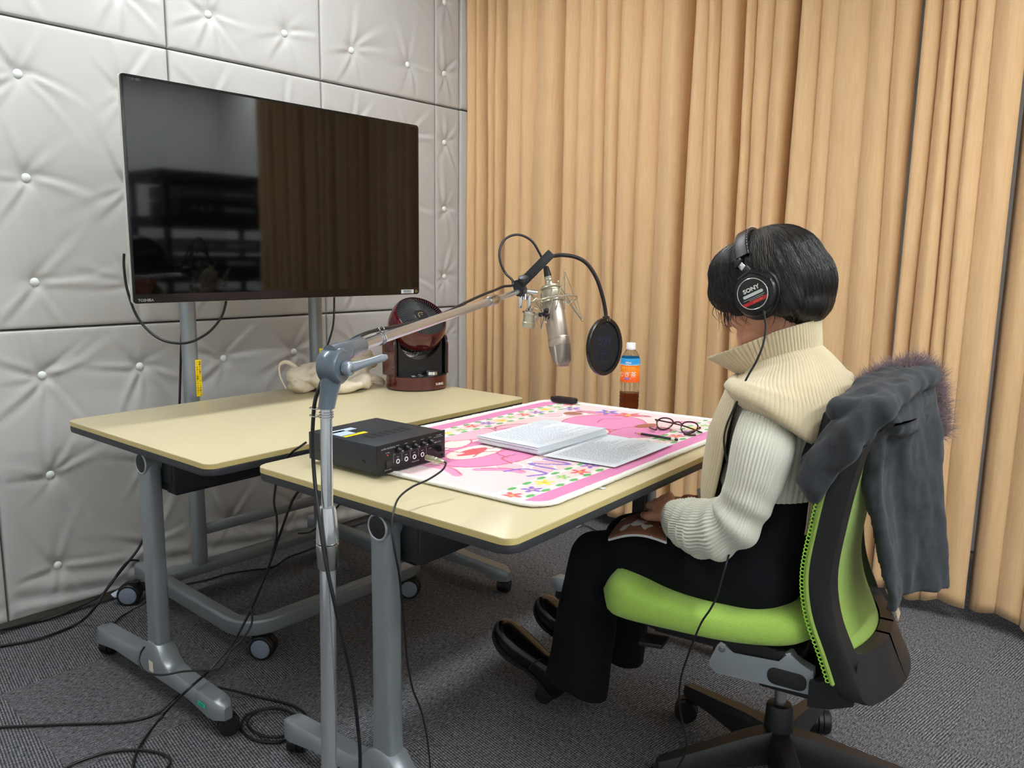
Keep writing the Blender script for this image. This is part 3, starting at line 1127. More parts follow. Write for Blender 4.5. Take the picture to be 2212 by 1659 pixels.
sm = thing('shock_mount', 'nickel wire suspension cage around the microphone', 'shock mount', mt + ax * 0.04)
M_ELAST = mat('elastic_cord', '#8c877b', rough=0.8, var=0.1)
c0 = mt + ax * 0.043
w_ = MB()
w_.torus(c0, ax, 0.066, 0.0024, 64, 8)
w_.torus(mt + ax * 0.006, ax, 0.026, 0.0022, 48, 8)
w_.torus(c0 - ax * 0.0, ax, 0.0300, 0.0017, 48, 8)
w_.build('cage_ring', M_NICKELY, sm, world=True)
w_ = MB()
ox, oy = fr_.to_3x3() @ Vector((1, 0, 0)), fr_.to_3x3() @ Vector((0, 1, 0))


def rad(a):
    return ox * math.cos(a) + oy * math.sin(a)


for k in range(3):
    a = 2 * PI * k / 3 + 0.35
    base1, base2 = c0 + rad(a - 0.42) * 0.066, c0 + rad(a + 0.42) * 0.066
    apex = c0 + rad(a) * 0.066 - ax * 0.062 + rad(a) * 0.004
    w_.tube([base1, apex, base2], 0.0014, 8)
    w_.sphere(apex, 0.003, 10, 6)
    a += PI / 3
    base1, base2 = c0 + rad(a - 0.42) * 0.066, c0 + rad(a + 0.42) * 0.066
    apex = c0 + rad(a) * 0.066 + ax * 0.062 + rad(a) * 0.004
    w_.tube([base1, apex, base2], 0.0014, 8)
    w_.sphere(apex, 0.003, 10, 6)
for k in range(6):
    a = 2 * PI * k / 6
    w_.tube([c0 + rad(a) * 0.030, c0 + rad(a) * 0.047 + ax * (0.012 if k % 2 else -0.012), c0 + rad(a) * 0.066], 0.0014, 8)
w_.build('cage_wire', M_NICKELY, sm, world=True)
w_ = MB()
for k in range(6):
    a = 2 * PI * k / 6 + 0.35
    dz = -0.060 if k % 2 == 0 else 0.060
    for s in (-0.5, 0.5):
        w_.tube([c0 + rad(a) * 0.068 + ax * dz, c0 + rad(a + s) * 0.030 + ax * (-0.028 if k % 2 else 0.028)], 0.0011, 6)
w_.build('elastic_cord', M_ELAST, sm, world=True)
# swivel on the left: chrome drum, tommy screw and black knob
sw = Vector((-1.3178, 1.5847, 1.0429))
MB().lathe([(0.012, -0.022), (0.0165, -0.020), (0.0172, -0.008), (0.0155, -0.006), (0.0155, 0.012), (0.0180, 0.014), (0.0180, 0.018), (0.010, 0.022)], 36, frame(sw, (0.1, 0.05, 1))).build('swivel_drum', M_NICKELY, sm, world=True)
MB().lathe([(0.0183, 0), (0.0183, 0.003), (0.010, 0.006), (0.006, 0.012)], 30, frame(sw + Vector((0, 0, .0175)), (0.1, 0.05, 1))).build('swivel_cap', M_CHROME, sm, world=True)
k_ = MB().cyl(sw, Vector((-1.3009, 1.6018, 1.0540)), 0.010, 24)
k_.cyl(sw, c0 - ox * 0.066, 0.004, 12)
k_.build('swivel_arm', M_NICKELY, sm, world=True)
kb = MB()
k0 = Vector((-1.2906, 1.5910, 1.0563))
k1 = Vector((-1.2708, 1.6024, 1.0605))
kd = (k1 - k0).normalized()
kb.cyl(k0, k1 - kd * 0.006, 0.006, 12)
for q in range(5):
    a = 2 * PI * q / 5
    kb.sphere(k1 - kd * 0.002 + frame((0, 0, 0), kd).to_3x3() @ Vector((0.009 * math.cos(a), 0.009 * math.sin(a), 0)), 0.0068, 12, 8)
kb.build('clamp_knob', M_BLACKP, sm, world=True)
hg = MB()
for q in (-1, 1):
    hg.box((0, 0, 0), (0.008, 0.014, 0.034), bev=0.002, M=Matrix.Translation(Vector((-1.3281, 1.5788, 1.0883)) + Vector((q * 0.010, q * .006, 0))) @ rotz(0.6))
hg.cyl(Vector((-1.3325, 1.5831, 1.1264)), Vector((-1.3286, 1.5794, 1.0931)), 0.007, 16)
hg.cyl(Vector((-1.3336, 1.5734, 1.1170)), Vector((-1.3104, 1.6060, 1.1123)), 0.006, 14)
hg.build('hinge', M_CHROME, sm, world=True)

# ------------------------------------------------------------------ pop filter
pf = thing('pop_filter', 'round black pop filter on a gooseneck in front of the microphone', 'pop filter', (-1.1783, 1.7310, 0.9733))
PC = Vector((-1.1782, 1.7309, 0.9721))
PN = Vector((1, -0.02, 0.03)).normalized()
PFM = frame(PC, PN, (0, 1, 0))
MB().lathe([(0.066, -0.006), (0.074, -0.006), (0.0765, -0.004), (0.0765, 0.004), (0.074, 0.006), (0.066, 0.006), (0.064, 0.003), (0.064, -0.003), (0.066, -0.006)], 64, PFM, cap=False).build('hoop', mat('hoop_black', '#101012', rough=0.25, var=0.08), pf, world=True)
M_MESH = mat('nylon_mesh', '#0d1016', rough=0.8, var=0.2, vscale=700)
MB().lathe([(0.0655, -0.0006), (0.0655, 0.0006)], 64, PFM).build('mesh_screen', M_MESH, pf, world=True)
M_NAVY = mat('navy_print', '#16243f', rough=0.8, var=0.1)
mir = PFM @ Matrix.Translation((0, 0.018, 0.0010)) @ Matrix.Rotation(PI, 4, 'Z')
text_mesh('AKG', 0.030, mir, 'mesh_logo', M_NAVY, pf, align='CENTER', depth=0.0001, bold=0.0006)
lg = MB()
for q in range(3):
    a = PI / 2 + 2 * PI * q / 3
    cc = PFM @ Vector((0.011 * math.cos(a), -0.018 + 0.011 * math.sin(a), 0.0009))
    lg.torus(cc, PN, 0.011, 0.0008, 36, 6, x=Vector((0, math.cos(a), math.sin(a))), ry=0.016)
lg.build('mesh_logo', M_NAVY, pf, world=True)
st = MB()
st.box((0, 0, 0), (0.012, 0.020, 0.018), bev=0.003, M=Matrix.Translation(Vector((-1.1837, 1.7413, 1.0434))))
st.cyl(Vector((-1.1844, 1.7420, 1.0495)), Vector((-1.1823, 1.7399, 1.0314)), 0.006, 16)
st.build('hoop_clip', M_BLACKP, pf, world=True)
for q in (-1, 1):
    MB().cyl(Vector((-1.1807, 1.7370, 1.0426)) + Vector((0.006, q * .005, 0)), Vector((-1.1807, 1.7370, 1.0426)) + Vector((0.0085, q * .005, 0)), 0.0022, 12).build('clip_rivet', M_STEEL, pf, world=True)
gp = smooth_path([(-1.2901, 1.6161, 1.2032), (-1.2770, 1.6283, 1.2070), (-1.2584, 1.6451, 1.2097), (-1.2376, 1.6753, 1.2043), (-1.2207, 1.6999, 1.1880), (-1.2042, 1.7200, 1.1524), (-1.1927, 1.7336, 1.1066), (-1.1872, 1.7429, 1.0652), (-1.1840, 1.7416, 1.0459)], 8)
MB().tube(gp, 0.0052, 14).build('gooseneck', mat('gooseneck_black', '#1b1513', rough=0.5, var=0.2, vscale=200), pf, world=True)
ba, bb = Vector((-1.3224, 1.5454, 1.1286)), Vector((-1.2774, 1.6153, 1.2104))
bx_ = (bb - ba).normalized()
view = (Vector((0, 0, CAMH)) - ba).normalized()
BM_ = frame((ba + bb) / 2, view, bx_)
MB().box((0, 0, 0), ((bb - ba).length + 0.01, 0.024, 0.010), bev=0.0025, M=BM_).build('bracket_arm', M_BLACKM, pf, world=True)
MB().cyl(bb + view * 0.005 - bx_ * 0.004, bb + view * 0.0075 - bx_ * 0.004, 0.004, 16).build('bracket_rivet', M_STEEL, pf, world=True)
cl = MB()
cl.box((0, 0, 0), (0.022, 0.030, 0.036), bev=0.003, M=frame(Vector((-1.3318, 1.5508, 1.1294)), view, bd))
cl.lathe([(0.0085, -0.016), (0.0135, -0.014), (0.0135, 0.014), (0.0085, 0.016)], 24, frame(BK - bd * 0.012, bd))
cl.build('boom_clamp', M_BLACKM, pf, world=True)
MB().lathe([(0.008, 0), (0.0128, 0.002), (0.0132, 0.006), (0.0128, 0.011), (0.008, 0.013)], 28, frame(Vector((-1.3012, 1.5401, 1.1434)), Vector((0.2, -0.35, 0.9)))).build('thumb_screw', mat('thumb_screw', '#2b2e33', rough=0.4), pf, world=True)

# ------------------------------------------------------------------ microphone cable along boom and pole
def cable(name, pts, r, label, cat='cable', group=None, m=None, n=10, sub=10):
    o = MB().tube(smooth_path(pts, sub), r, n).build(name, m or M_CABLE)
    return tag(o, label, cat, group)


BU = up * 0.013
micc = [(-1.3196, 1.6606, 1.1547), (-1.3232, 1.6504, 1.1838), (-1.3294, 1.6377, 1.2126), (-1.3434, 1.6193, 1.2458), (-1.3642, 1.5910, 1.2606), (-1.3809, 1.5609, 1.2504), (-1.3827, 1.5400, 1.2228), (-1.3712, 1.5296, 1.1898), (-1.3514, 1.5274, 1.1621), (-1.3237, 1.5213, 1.1465),
        (-1.3138, 1.5136, 1.1330), (-1.3109, 1.4753, 1.1304), (-1.2881, 1.4130, 1.1224), (-1.2673, 1.3488, 1.1139), (-1.2375, 1.2646, 1.1010), (-1.1943, 1.1650, 1.0872), (-1.1634, 1.0896, 1.0791), (-1.1265, 1.0071, 1.0767), (-1.0907, 0.9308, 1.0764), (-1.0611, 0.8693, 1.0764), (-1.0385, 0.8214, 1.0740), (-1.0382, 0.7926, 1.0638),
        (-1.0342, 0.7608, 1.0426), (-1.0374, 0.7410, 1.0129), (-1.0238, 0.7184, 0.9905), (-1.0236, 0.7127, 0.9751), (-1.0269, 0.7117, 0.9527), (-1.0279, 0.7096, 0.9158), (-1.0268, 0.7094, 0.8787), (-1.0133, 0.7030, 0.8376), (-0.9977, 0.6982, 0.7895), (-0.9845, 0.6975, 0.7327), (-0.9729, 0.7038, 0.6652), (-0.9683, 0.7164, 0.5921), (-0.9719, 0.7340, 0.5197), (-0.9834, 0.7523, 0.4325), (-0.9866, 0.7590, 0.3511), (-1.0107, 0.7675, 0.2377)]
mc = thing('microphone_cable', 'black cable clipped along the boom and down the stand pole', 'cable', micc[0])
MB().tube(smooth_path(micc, 10), 0.0032, 10).build('cable', M_CABLE, mc, world=True)
ca, cb = Vector((-1.3263, 1.6603, 1.1801)), mt + ax * 0.002
MB().lathe([(0.0045, 0), (0.0075, 0.004), (0.0102, 0.026), (0.0102, 0.030)], 24, frame(ca, cb - ca)).build('connector_boot', M_BLACKP, mc, world=True)
cm = ca + (cb - ca).normalized() * 0.028
MB().lathe([(0.0105, 0), (0.0105, 0.004), (0.0098, 0.005), (0.0105, 0.006), (0.0105, 0.011), (0.0098, 0.012), (0.0112, 0.014), (0.0112, (cb - cm).length)], 28, frame(cm, cb - cm)).build('connector_shell', M_NICKELY, mc, world=True)

# ------------------------------------------------------------------ headphone amplifier
AMPY = deg(4.0)
am = thing('headphone_amplifier', 'black headphone amplifier box with a row of knobs and jacks', 'amplifier', (-1.425, 1.163, 0.7275), AMPY)
M_AMP = mat('amp_black', '#303339', rough=0.45, metal=0.3, var=0.06, vscale=30)
M_FACE = mat('amp_face', '#1a1a1c', rough=0.35, metal=0.3, var=0.08, vscale=30)
AD, AW, AH = 0.228, 0.214, 0.064
MB().box((-0.002, 0, 0.004 + AH / 2), (AD, AW, AH), bev=0.0015).build('case', M_AMP, am)
MB().box((AD / 2 - 0.001, 0, 0.004 + AH / 2), (0.005, AW + 0.004, AH + 0.003), bev=0.001).build('faceplate', M_FACE, am)
FX = AD / 2 + 0.0018
for sx in (-0.085, 0.085):
    for sy in (-0.085, 0.085):
        MB().cyl((sx, sy, 0.0), (sx, sy, 0.005), 0.008, 16).build('rubber_foot', M_RUBBER, am)
for i in range(5):
    yk = -0.048 + i * 0.0262
    k = MB()
    k.lathe([(0.0066, 0), (0.0066, 0.004), (0.0054, 0.006), (0.0050, 0.013), (0.004, 0.014)], 22, frame((FX, yk, 0.050), (1, 0, 0))).build('volume_knob', M_BLACKP, am)
    MB().box((FX + 0.0142, yk + 0.002, 0.050), (0.0004, 0.005, 0.0009)).build('knob_mark', M_WHITE, am)
    if i < 4:
        MB().torus((FX + 0.0006, yk, 0.0245), (1, 0, 0), 0.0045, 0.0011, 26, 8).build('jack_ring', M_WHITE, am)
        MB().lathe([(0.0042, 0), (0.0042, 0.0006)], 20, frame((FX, yk, 0.0245), (1, 0, 0))).build('jack_hole', M_INK, am)
    pr = MB()
    pr.box((FX + 0.0002, yk, 0.0605), (0.0003, 0.010, 0.0012))
    pr.box((FX + 0.0002, yk - 0.009, 0.0415), (0.0003, 0.003, 0.001))
    pr.box((FX + 0.0002, yk + 0.009, 0.0415), (0.0003, 0.003, 0.001))
    pr.box((FX + 0.0002, yk, 0.0345), (0.0003, 0.007, 0.0012))
    pr.box((FX + 0.0002, yk - 0.0131, 0.034), (0.0003, 0.0005, 0.022))
    pr.build('panel_print', mat('print_grey', '#9a9a9c', rough=0.6), am, smooth=False)
MB().lathe([(0.0082, 0), (0.0082, 0.004), (0.0068, 0.006), (0.0062, 0.014), (0.005, 0.015)], 24, frame((FX, 0.087, 0.029), (1, 0, 0))).build('input_knob', M_BLACKP, am)
MB().box((FX + 0.001, -0.079, 0.024), (0.004, 0.0125, 0.0175), bev=0.001).build('power_switch', M_BLACKP, am)
MB().box((FX + 0.0005, -0.079, 0.024), (0.0012, 0.0150, 0.0200), bev=0.0005).build('switch_frame', M_INK, am)
MB().sphere((FX + 0.0004, -0.079, 0.044), 0.0010, 10, 6).build('power_led', mat('led_red', '#ff4a4a', rough=0.3, var=0, emit='#ff3030', estr=3.0), am)
PG = MATS['print_grey']
text_mesh('audio-technica', 0.0072, frame((FX + 0.0002, -0.098, 0.0595), (1, 0, 0), (0, 1, 0)), 'panel_text', PG, am, world=False)
text_mesh('POWER', 0.0036, frame((FX + 0.0002, -0.085, 0.0490), (1, 0, 0), (0, 1, 0)), 'panel_text', PG, am, world=False)
text_mesh('AUTO  MUTE', 0.0034, frame((FX + 0.0002, -0.088, 0.0105), (1, 0, 0), (0, 1, 0)), 'panel_text', PG, am, world=False)
text_mesh('HEADPHONES', 0.0038, frame((FX + 0.0002, -0.004, 0.0135), (1, 0, 0), (0, 1, 0)), 'panel_text', PG, am, world=False)
text_mesh('AT-HA65', 0.0045, frame((FX + 0.0002, 0.078, 0.0610), (1, 0, 0), (0, 1, 0)), 'panel_text', PG, am, world=False)
text_mesh('STEREO HEADPHONE AMPLIFIER', 0.0022, frame((FX + 0.0002, 0.068, 0.0570), (1, 0, 0), (0, 1, 0)), 'panel_text', PG, am, world=False)
text_mesh('INPUT SELECT', 0.0034, frame((FX + 0.0002, 0.074, 0.0450), (1, 0, 0), (0, 1, 0)), 'panel_text', PG, am, world=False)
for sy in (-0.100, 0.100):
    for zz in (0.010, 0.062):
        MB().lathe([(0.0032, 0), (0.0032, 0.0012), (0.0014, 0.0016), (0.0012, 0.0004), (0.0002, 0.0004)], 16, frame((FX - 0.0002, sy, zz), (1, 0, 0))).build('screw', M_BLACKM, am)
for sx in (-0.075, 0.07):
    MB().lathe([(0.0055, 0), (0.005, 0.0014), (0.002, 0.0016), (0.0018, 0.0004), (0.0002, 0.0004)], 18, frame((sx, -AW / 2 - 0.0002, 0.030), (0, -1, 0))).build('screw', M_BLACKM, am)
M_SLOT = mat('slot_black', '#0c0c0e', rough=0.7)
for i in range(6):
    MB().box((0.030, -0.052 + i * 0.0225, 0.004 + AH + 0.0002), (0.036, 0.0120, 0.0006)).build('vent_slot', M_SLOT, am)
MB().box((-0.040, -0.070, 0.004 + AH + 0.0003), (0.050, 0.045, 0.0005)).build('asset_label', mat('label_bluewhite', '#c3d2e6', rough=0.5), am)
MB().box((-0.064, -0.050, 0.004 + AH + 0.0003), (0.020, 0.070, 0.0005)).build('asset_label', MATS['label_bluewhite'], am)
MB().box((-0.012, -0.058, 0.004 + AH + 0.0003), (0.014, 0.068, 0.0005)).build('asset_label', M_YELLOW, am, label='yellow asset label')
cable('power_lead', [(-1.6104, 1.0942, 0.7496), (-1.6210, 1.0826, 0.7382), (-1.6431, 1.0731, 0.7209), (-1.6881, 1.0802, 0.6855), (-1.7292, 1.0859, 0.6280)], 0.0028, 'short black lead looping out behind the amplifier')


# ------------------------------------------------------------------ pink fleece blanket with a printed pattern
BQ = [Vector((-1.598, 1.085, 0)), Vector((-0.915, 1.148, 0)), Vector((-0.962, 2.172, 0)), Vector((-1.627, 2.068, 0))]
BW, BL = 0.70, 1.02


def bl_xy(s, t):
    a = BQ[0].lerp(BQ[1], s)
    b = BQ[3].lerp(BQ[2], s)
    p = a.lerp(b, t)
    return p


def paint_blanket(nu, nv):
    """printed colours, in blanket metres: U across (0..BW), W along (0..BL)"""
    u = np.linspace(0, BW, nu)
    w = np.linspace(0, BL, nv)
    U, W = np.meshgrid(u, w)
    rs = np.random.RandomState(5)
    img = np.zeros((nv, nu, 3))

    def C(h):
        return np.array(rgb(h)[:3])

    def fill(mask, h):
        img[mask] = C(h)
    fill(np.ones_like(U, bool), '#f7d6d6')
    # pale blotches and white wandering lines
    for _ in range(26):
        cu, cw = rs.uniform(0.1, 0.6), rs.uniform(0.1, 0.95)
        a, b, th = rs.uniform(.03, .07), rs.uniform(.02, .05), rs.uniform(0, 3)
        du, dw = U - cu, W - cw
        x, y = du * math.cos(th) + dw * math.sin(th), -du * math.sin(th) + dw * math.cos(th)
        d = np.hypot(x / a, y / b)
        fill((d < 1.0) & (d > 0.84), '#fdf3f0')
        fill(d < 0.84, rs.choice(['#f5c6cd', '#f9dcd9', '#f3bfc8']))

    def blob(cu, cw, a, b, th, col, line=None, lw=0.004, e=2.0):
        du, dw = U - cu, W - cw
        x, y = du * math.cos(th) + dw * math.sin(th), -du * math.sin(th) + dw * math.cos(th)
        d = (np.abs(x / a) ** e + np.abs(y / b) ** e) ** (1 / e)
        if line:
            fill(d < 1 + lw / min(a, b), line)
        fill(d < 1, col)

    def stroke(pts, wd, col):
        P = [Vector((p[0], p[1], 0)) for p in pts]
        P = smooth_path(P, 14)
        m = np.zeros_like(U, bool)
        for p in P:
            m |= (U - p.x) ** 2 + (W - p.y) ** 2 < wd * wd
        fill(m, col)
    PK, RD, CR = '#e884b8', '#d2345c', '#fbe6dc'
    # large soft pink shapes with outlines
    blob(0.335, 0.30, 0.105, 0.170, 0.10, PK, '#cf3f74')
    blob(0.30, 0.275, 0.048, 0.095, 0.05, CR, '#d95c8c')
    blob(0.295, 0.27, 0.024, 0.058, 0.05, '#e2444f', None, e=1.5)
    blob(0.285, 0.235, 0.007, 0.015, 0.1, '#f7d3d3')
    blob(0.205, 0.315, 0.030, 0.055, 0.3, CR, RD)
    blob(0.395, 0.50, 0.05, 0.09, 0.5, '#f6c3cc', RD)
    blob(0.16, 0.42, 0.055, 0.11, -0.2, '#f3b3c6', RD)
    blob(0.36, 0.78, 0.12, 0.14, 0.4, PK, '#b8433c')
    blob(0.50, 0.74, 0.060, 0.10, -0.3, PK, '#b8433c')
    blob(0.47, 0.83, 0.022, 0.045, -0.2, '#a8502c')
    blob(0.20, 0.86, 0.030, 0.028, 0, '#a2552d')
    blob(0.30, 0.93, 0.10, 0.018, 0.25, '#ec89b8', '#b5334f')
    blob(0.22, 0.60, 0.09, 0.05, 0.9, '#f3b8c8', '#b5334f')
    blob(0.42, 0.63, 0.03, 0.08, 0.2, '#f9dfd8', RD)
    for k in range(22):
        a0 = rs.uniform(0, 6)
        cu, cw = rs.uniform(.16, .54), rs.uniform(.2, .9)
        stroke([(cu, cw), (cu + .05 * math.cos(a0), cw + .05 * math.sin(a0)), (cu + .09 * math.cos(a0 + .6), cw + .09 * math.sin(a0 + .6))], 0.0028, '#c2374e')
    for cu, cw, th, ln in ((.16, .12, .3, .10), (.30, .10, -.2, .12), (.42, .14, .5, .10), (.12 + .06, .52, 1.2, .12), (.50, .50, .9, .12), (.50, .93, .2, .1), (.24, .47, .6, .1)):
        stroke([(cu, cw), (cu + ln * .5 * math.cos(th), cw + ln * .5 * math.sin(th) + .015), (cu + ln * math.cos(th), cw + ln * math.sin(th))], 0.011, '#ea8dbb')
        stroke([(cu, cw + .014), (cu + ln * .5 * math.cos(th), cw + ln * .5 * math.sin(th) + .030), (cu + ln * math.cos(th), cw + ln * math.sin(th) + .012)], 0.003, '#cf3f6c')
    # side bands: pink stripe, white strip with flowers and leaf dashes
    for sgn in (0, 1):
        X = U if sgn == 0 else BW - U
        fill(X < 0.055, '#e47fb6')
        fill((X >= 0.055) & (X < 0.135), '#fdf1ec')
        fill((X >= 0.073) & (X < 0.118), '#f8d9d5')
        kk = 0
        for wv in np.arange(0.05, BL, 0.052):
            for xx in (0.064, 0.127):
                x0 = xx if sgn == 0 else BW - xx
                d = np.hypot((U - x0) / 0.0075, (W - wv - (0.02 if xx > .1 else 0)) / 0.014)
                fill(d < 1, '#4fae49')
        cols = ['#e84a55', '#8a55c8', '#f5dc28', '#7cc65a']
        for wv in np.arange(0.03, BL, 0.060):
            x0 = 0.096 if sgn == 0 else BW - 0.096
            x0 += 0.007 * math.sin(kk * 2.1)
            rr = 0.023 if kk % 4 != 3 else 0.017
            th = np.arctan2(W - wv, U - x0)
            R = np.hypot(U - x0, W - wv)
            pet = rr * (0.74 + 0.34 * np.cos(5 * th + kk))
            fill(R < pet, cols[kk % 4])
            fill(R < rr * 0.2, '#f6cf2c' if kk % 4 != 2 else '#f0a030')
            kk += 1
    # loose flowers at the far part
    for cu, cw, r_, c_ in ((0.27, .95, .036, '#7b53c6'), (0.345, .945, .040, '#e2504f'), (0.15, .93, .03, '#8a55c8')):
        th = np.arctan2(W - cw, U - cu)
        R = np.hypot(U - cu, W - cw)
        fill(R < r_ * (0.74 + 0.34 * np.cos(5 * th)), c_)
        fill(R < r_ * 0.22, '#f5dc28')
    # purple lettering strokes along the near right side
    PU = '#8257c9'
    L0 = [[(0.0, 0.0), (0.02, .05), (.075, .045), (.06, .0)], [(0.07, .09), (.0, .10), (.07, .15), (0.0, .16)],
          [(.05, .19), (.0, .20), (.01, .25), (.06, .25), (.04, .225)], [(.0, .29), (.07, .30), (.05, .34), (.0, .33)]]
    for st in L0:
        stroke([(0.475 + p[0] * 1.1, 0.17 + p[1] * 0.95) for p in st], 0.0050, PU)
    # white fleece showing at the very edge
    X = np.minimum(np.minimum(U, BW - U), np.minimum(W, BL - W))
    fill(X < 0.012, '#f4f1ea')
    return img


def make_blanket():
    nu, nv = 260, 380
    img = paint_blanket(nu, nv)
    rs = np.random.RandomState(3)
    vs = []
    cr = 0.055
    for j in range(nv):
        for i in range(nu):
            s, t = i / (nu - 1), j / (nv - 1)
            su, tw = s * BW, t * BL
            # round the corners
            for cu, cw, sx, sy in ((cr, cr, -1, -1), (BW - cr, cr, 1, -1), (cr, BL - cr, -1, 1), (BW - cr, BL - cr, 1, 1)):
                du, dw = su - cu, tw - cw
                if du * sx > 0 and dw * sy > 0:
                    m = max(abs(du), abs(dw))
                    d = math.hypot(du, dw)
                    if d > 1e-9:
                        su, tw = cu + du * m / d, cw + dw * m / d
            p = bl_xy(su / BW, tw / BL)
            e = min(su, BW - su, tw, BL - tw)
            z = 0.7262 + 0.0006 * math.sin(su * 30 + tw * 9) + 0.0012 * mnoise.noise(Vector((su * 9, tw * 9, 1)))
            z += 0.0035 * math.exp(-((min(s * BW, BW - s * BW, t * BL, BL - t * BL) - 0.006) / 0.006) ** 2)
            vs.append((p.x, p.y, z))
    fs = [(j * nu + i, j * nu + i + 1, (j + 1) * nu + i + 1, (j + 1) * nu + i) for j in range(nv - 1) for i in range(nu - 1)]
    me = bpy.data.meshes.new('blanket_top')
    me.from_pydata(vs, [], fs)
    at = me.color_attributes.new('print', 'FLOAT_COLOR', 'POINT')
    col = np.ones((nu * nv, 4), 'f')
    col[:, :3] = img.reshape(-1, 3)
    at.data.foreach_set('color', col.ravel())
    t = thing('fleece_blanket', 'pink printed fleece blanket with flower borders spread on the table', 'blanket', (-1.27, 1.62, 0.72))
    m = mat('blanket_print', '#ffffff', rough=0.9, var=0, attr='print', bump=0.5, bscale=700, sheen=0.3)
    link('printed_top', me, m, t, smooth=True, angle=None, world=True)
    # white sherpa edge: lumpy roll all round
    path = []
    n = 90
    def edge(su, tw):
        return bl_xy(su / BW, tw / BL)
    outline = []
    for cu, cw, a0 in ((BW - cr, cr, -90), (BW - cr, BL - cr, 0), (cr, BL - cr, 90), (cr, cr, 180)):
        for k in range(13):
            a = math.radians(a0 + 90 * k / 12)
            outline.append((cu + cr * math.cos(a), cw + cr * math.sin(a)))
    pts = []
    for k in range(len(outline)):
        a, b = outline[k], outline[(k + 1) % len(outline)]
        L = math.hypot(b[0] - a[0], b[1] - a[1])
        m_ = max(1, int(L / 0.006))
        for q in range(m_):
            pts.append((a[0] + (b[0] - a[0]) * q / m_, a[1] + (b[1] - a[1]) * q / m_))
    P = [edge(*p) for p in pts]
    P = [Vector((p.x, p.y, 0.7268)) for p in P]
    mbx = MB()
    rr = [0.0052 + 0.0004 * rs.uniform(-1, 1) for _ in P]
    mbx.tube(P, rr, 12, closed=True, up=(0, 0, 1), flat=1.5)
    me2 = mbx.mesh('x')
    for v in me2.vertices:
        nz = mnoise.noise(v.co * 260) * 0.0012
        v.co.z = max(v.co.z + nz, 0.7206)
        v.co.x += mnoise.noise(v.co * 300 + Vector((5, 0, 0))) * 0.001
    link('sherpa_edge', me2, mat('sherpa_white', '#f1eee6', rough=0.95, var=0.05, vscale=200, bump=0.6, bscale=500, sheen=0.3), t, angle=None, world=True)
    q = bl_xy(0.99, 0.20)
    MB().box((0.006, 0, 0), (0.022, 0.012, 0.0006), M=Matrix.Translation((q.x + .006, q.y, 0.7215))).build('care_tag', M_WHITE, t, world=True)
    return t


make_blanket()

# ------------------------------------------------------------------ scripts
M_PAPER = mat('paper_white', '#e3e8ef', rough=0.75, var=0.01)
M_TEXT = mat('paper_print', '#989ea6', rough=0.8, var=0.1)


def sheet_text(parent, quad, z, seed, rows, frac, label=None):
    """short printed lines on a page given by 4 corners (bl, br, tr, tl)"""
    rs = random.Random(seed)
    mb = MB()
    a, b, c, d = [Vector(q) for q in quad]
    for r in range(rows):
        t = 0.08 + 0.84 * r / rows
        x = 0.08
        end = rs.uniform(*frac)
        while x < end:
            w = rs.uniform(0.012, 0.05)
            p = [a.lerp(b, x).lerp(d.lerp(c, x), t), a.lerp(b, min(x + w, end)).lerp(d.lerp(c, min(x + w, end)), t)]
            th = (d - a) * 0.0085
            vs = [p[0], p[1], p[1] + th, p[0] + th]
            mb.add([(v.x, v.y, z) for v in vs], [(0, 1, 2, 3)])
            x += w + rs.uniform(0.006, 0.02)
    mb.build('printed_lines', M_TEXT, parent, smooth=False, world=True)


def page_poly(mb, quad, z0, z1, curl=0.0):
    a, b, c, d = [Vector(q) for q in quad]
    n = 8
    def top(u, v):
        p = a.lerp(b, u).lerp(d.lerp(c, u), v)
        return Vector((p.x, p.y, 0))
    vs, fs = [], []
    for k, z in ((0, z0), (1, z1)):
        for j in range(n + 1):
            for i in range(n + 1):
                u, v = i / n, j / n
                p = top(u, v)
                zz = z + curl * (max(0, u - .6) * max(0, v - .5) + 0.6 * max(0, .35 - u) * max(0, .4 - v))
                vs.append((p.x, p.y, zz))
    m = (n + 1) ** 2
    for j in range(n):
        for i in range(n):
            q = j * (n + 1) + i
            fs.append((m + q, m + q + 1, m + q + n + 2, m + q + n + 1))
            fs.append((q, q + n + 1, q + n + 2, q + 1))
    ring = [i for i in range(n + 1)] + [j * (n + 1) + n for j in range(1, n + 1)] + [n * (n + 1) + i for i in range(n - 1, -1, -1)] + [j * (n + 1) for j in range(n - 1, 0, -1)]
    for k in range(len(ring)):
        p, q = ring[k], ring[(k + 1) % len(ring)]
        fs.append((p, q, m + q, m + p))
    return mb.add(vs, fs)


# stack of script pages
sq = [(-1.365, 1.443), (-1.172, 1.452), (-1.176, 1.746), (-1.372, 1.728)]
sq = [(x, y, 0) for x, y in sq]
stk = thing('script_stack', 'thick stack of printed script pages on the pink blanket', 'paper stack', (-1.27, 1.59, 0.727))
rs = random.Random(8)
z = 0.7292
for k in range(11):
    dx, dy = rs.uniform(-.004, .003) + 0.0005 * (10 - k), rs.uniform(-.004, .004)
    h = 0.0018 if k < 10 else 0.0006
    qq = [(p[0] + dx * (1 if k < 10 else 0), p[1] + dy * (1 if k < 10 else 0), 0) for p in sq]
    page_poly(MB(), qq, z, z + h - 0.0001, curl=0.012).build('sheet', M_PAPER, stk, world=True)
    z += h
sheet_text(stk, [sq[1], sq[2], sq[3], sq[0]], z + 0.0022, 4, 24, (0.55, 0.95))

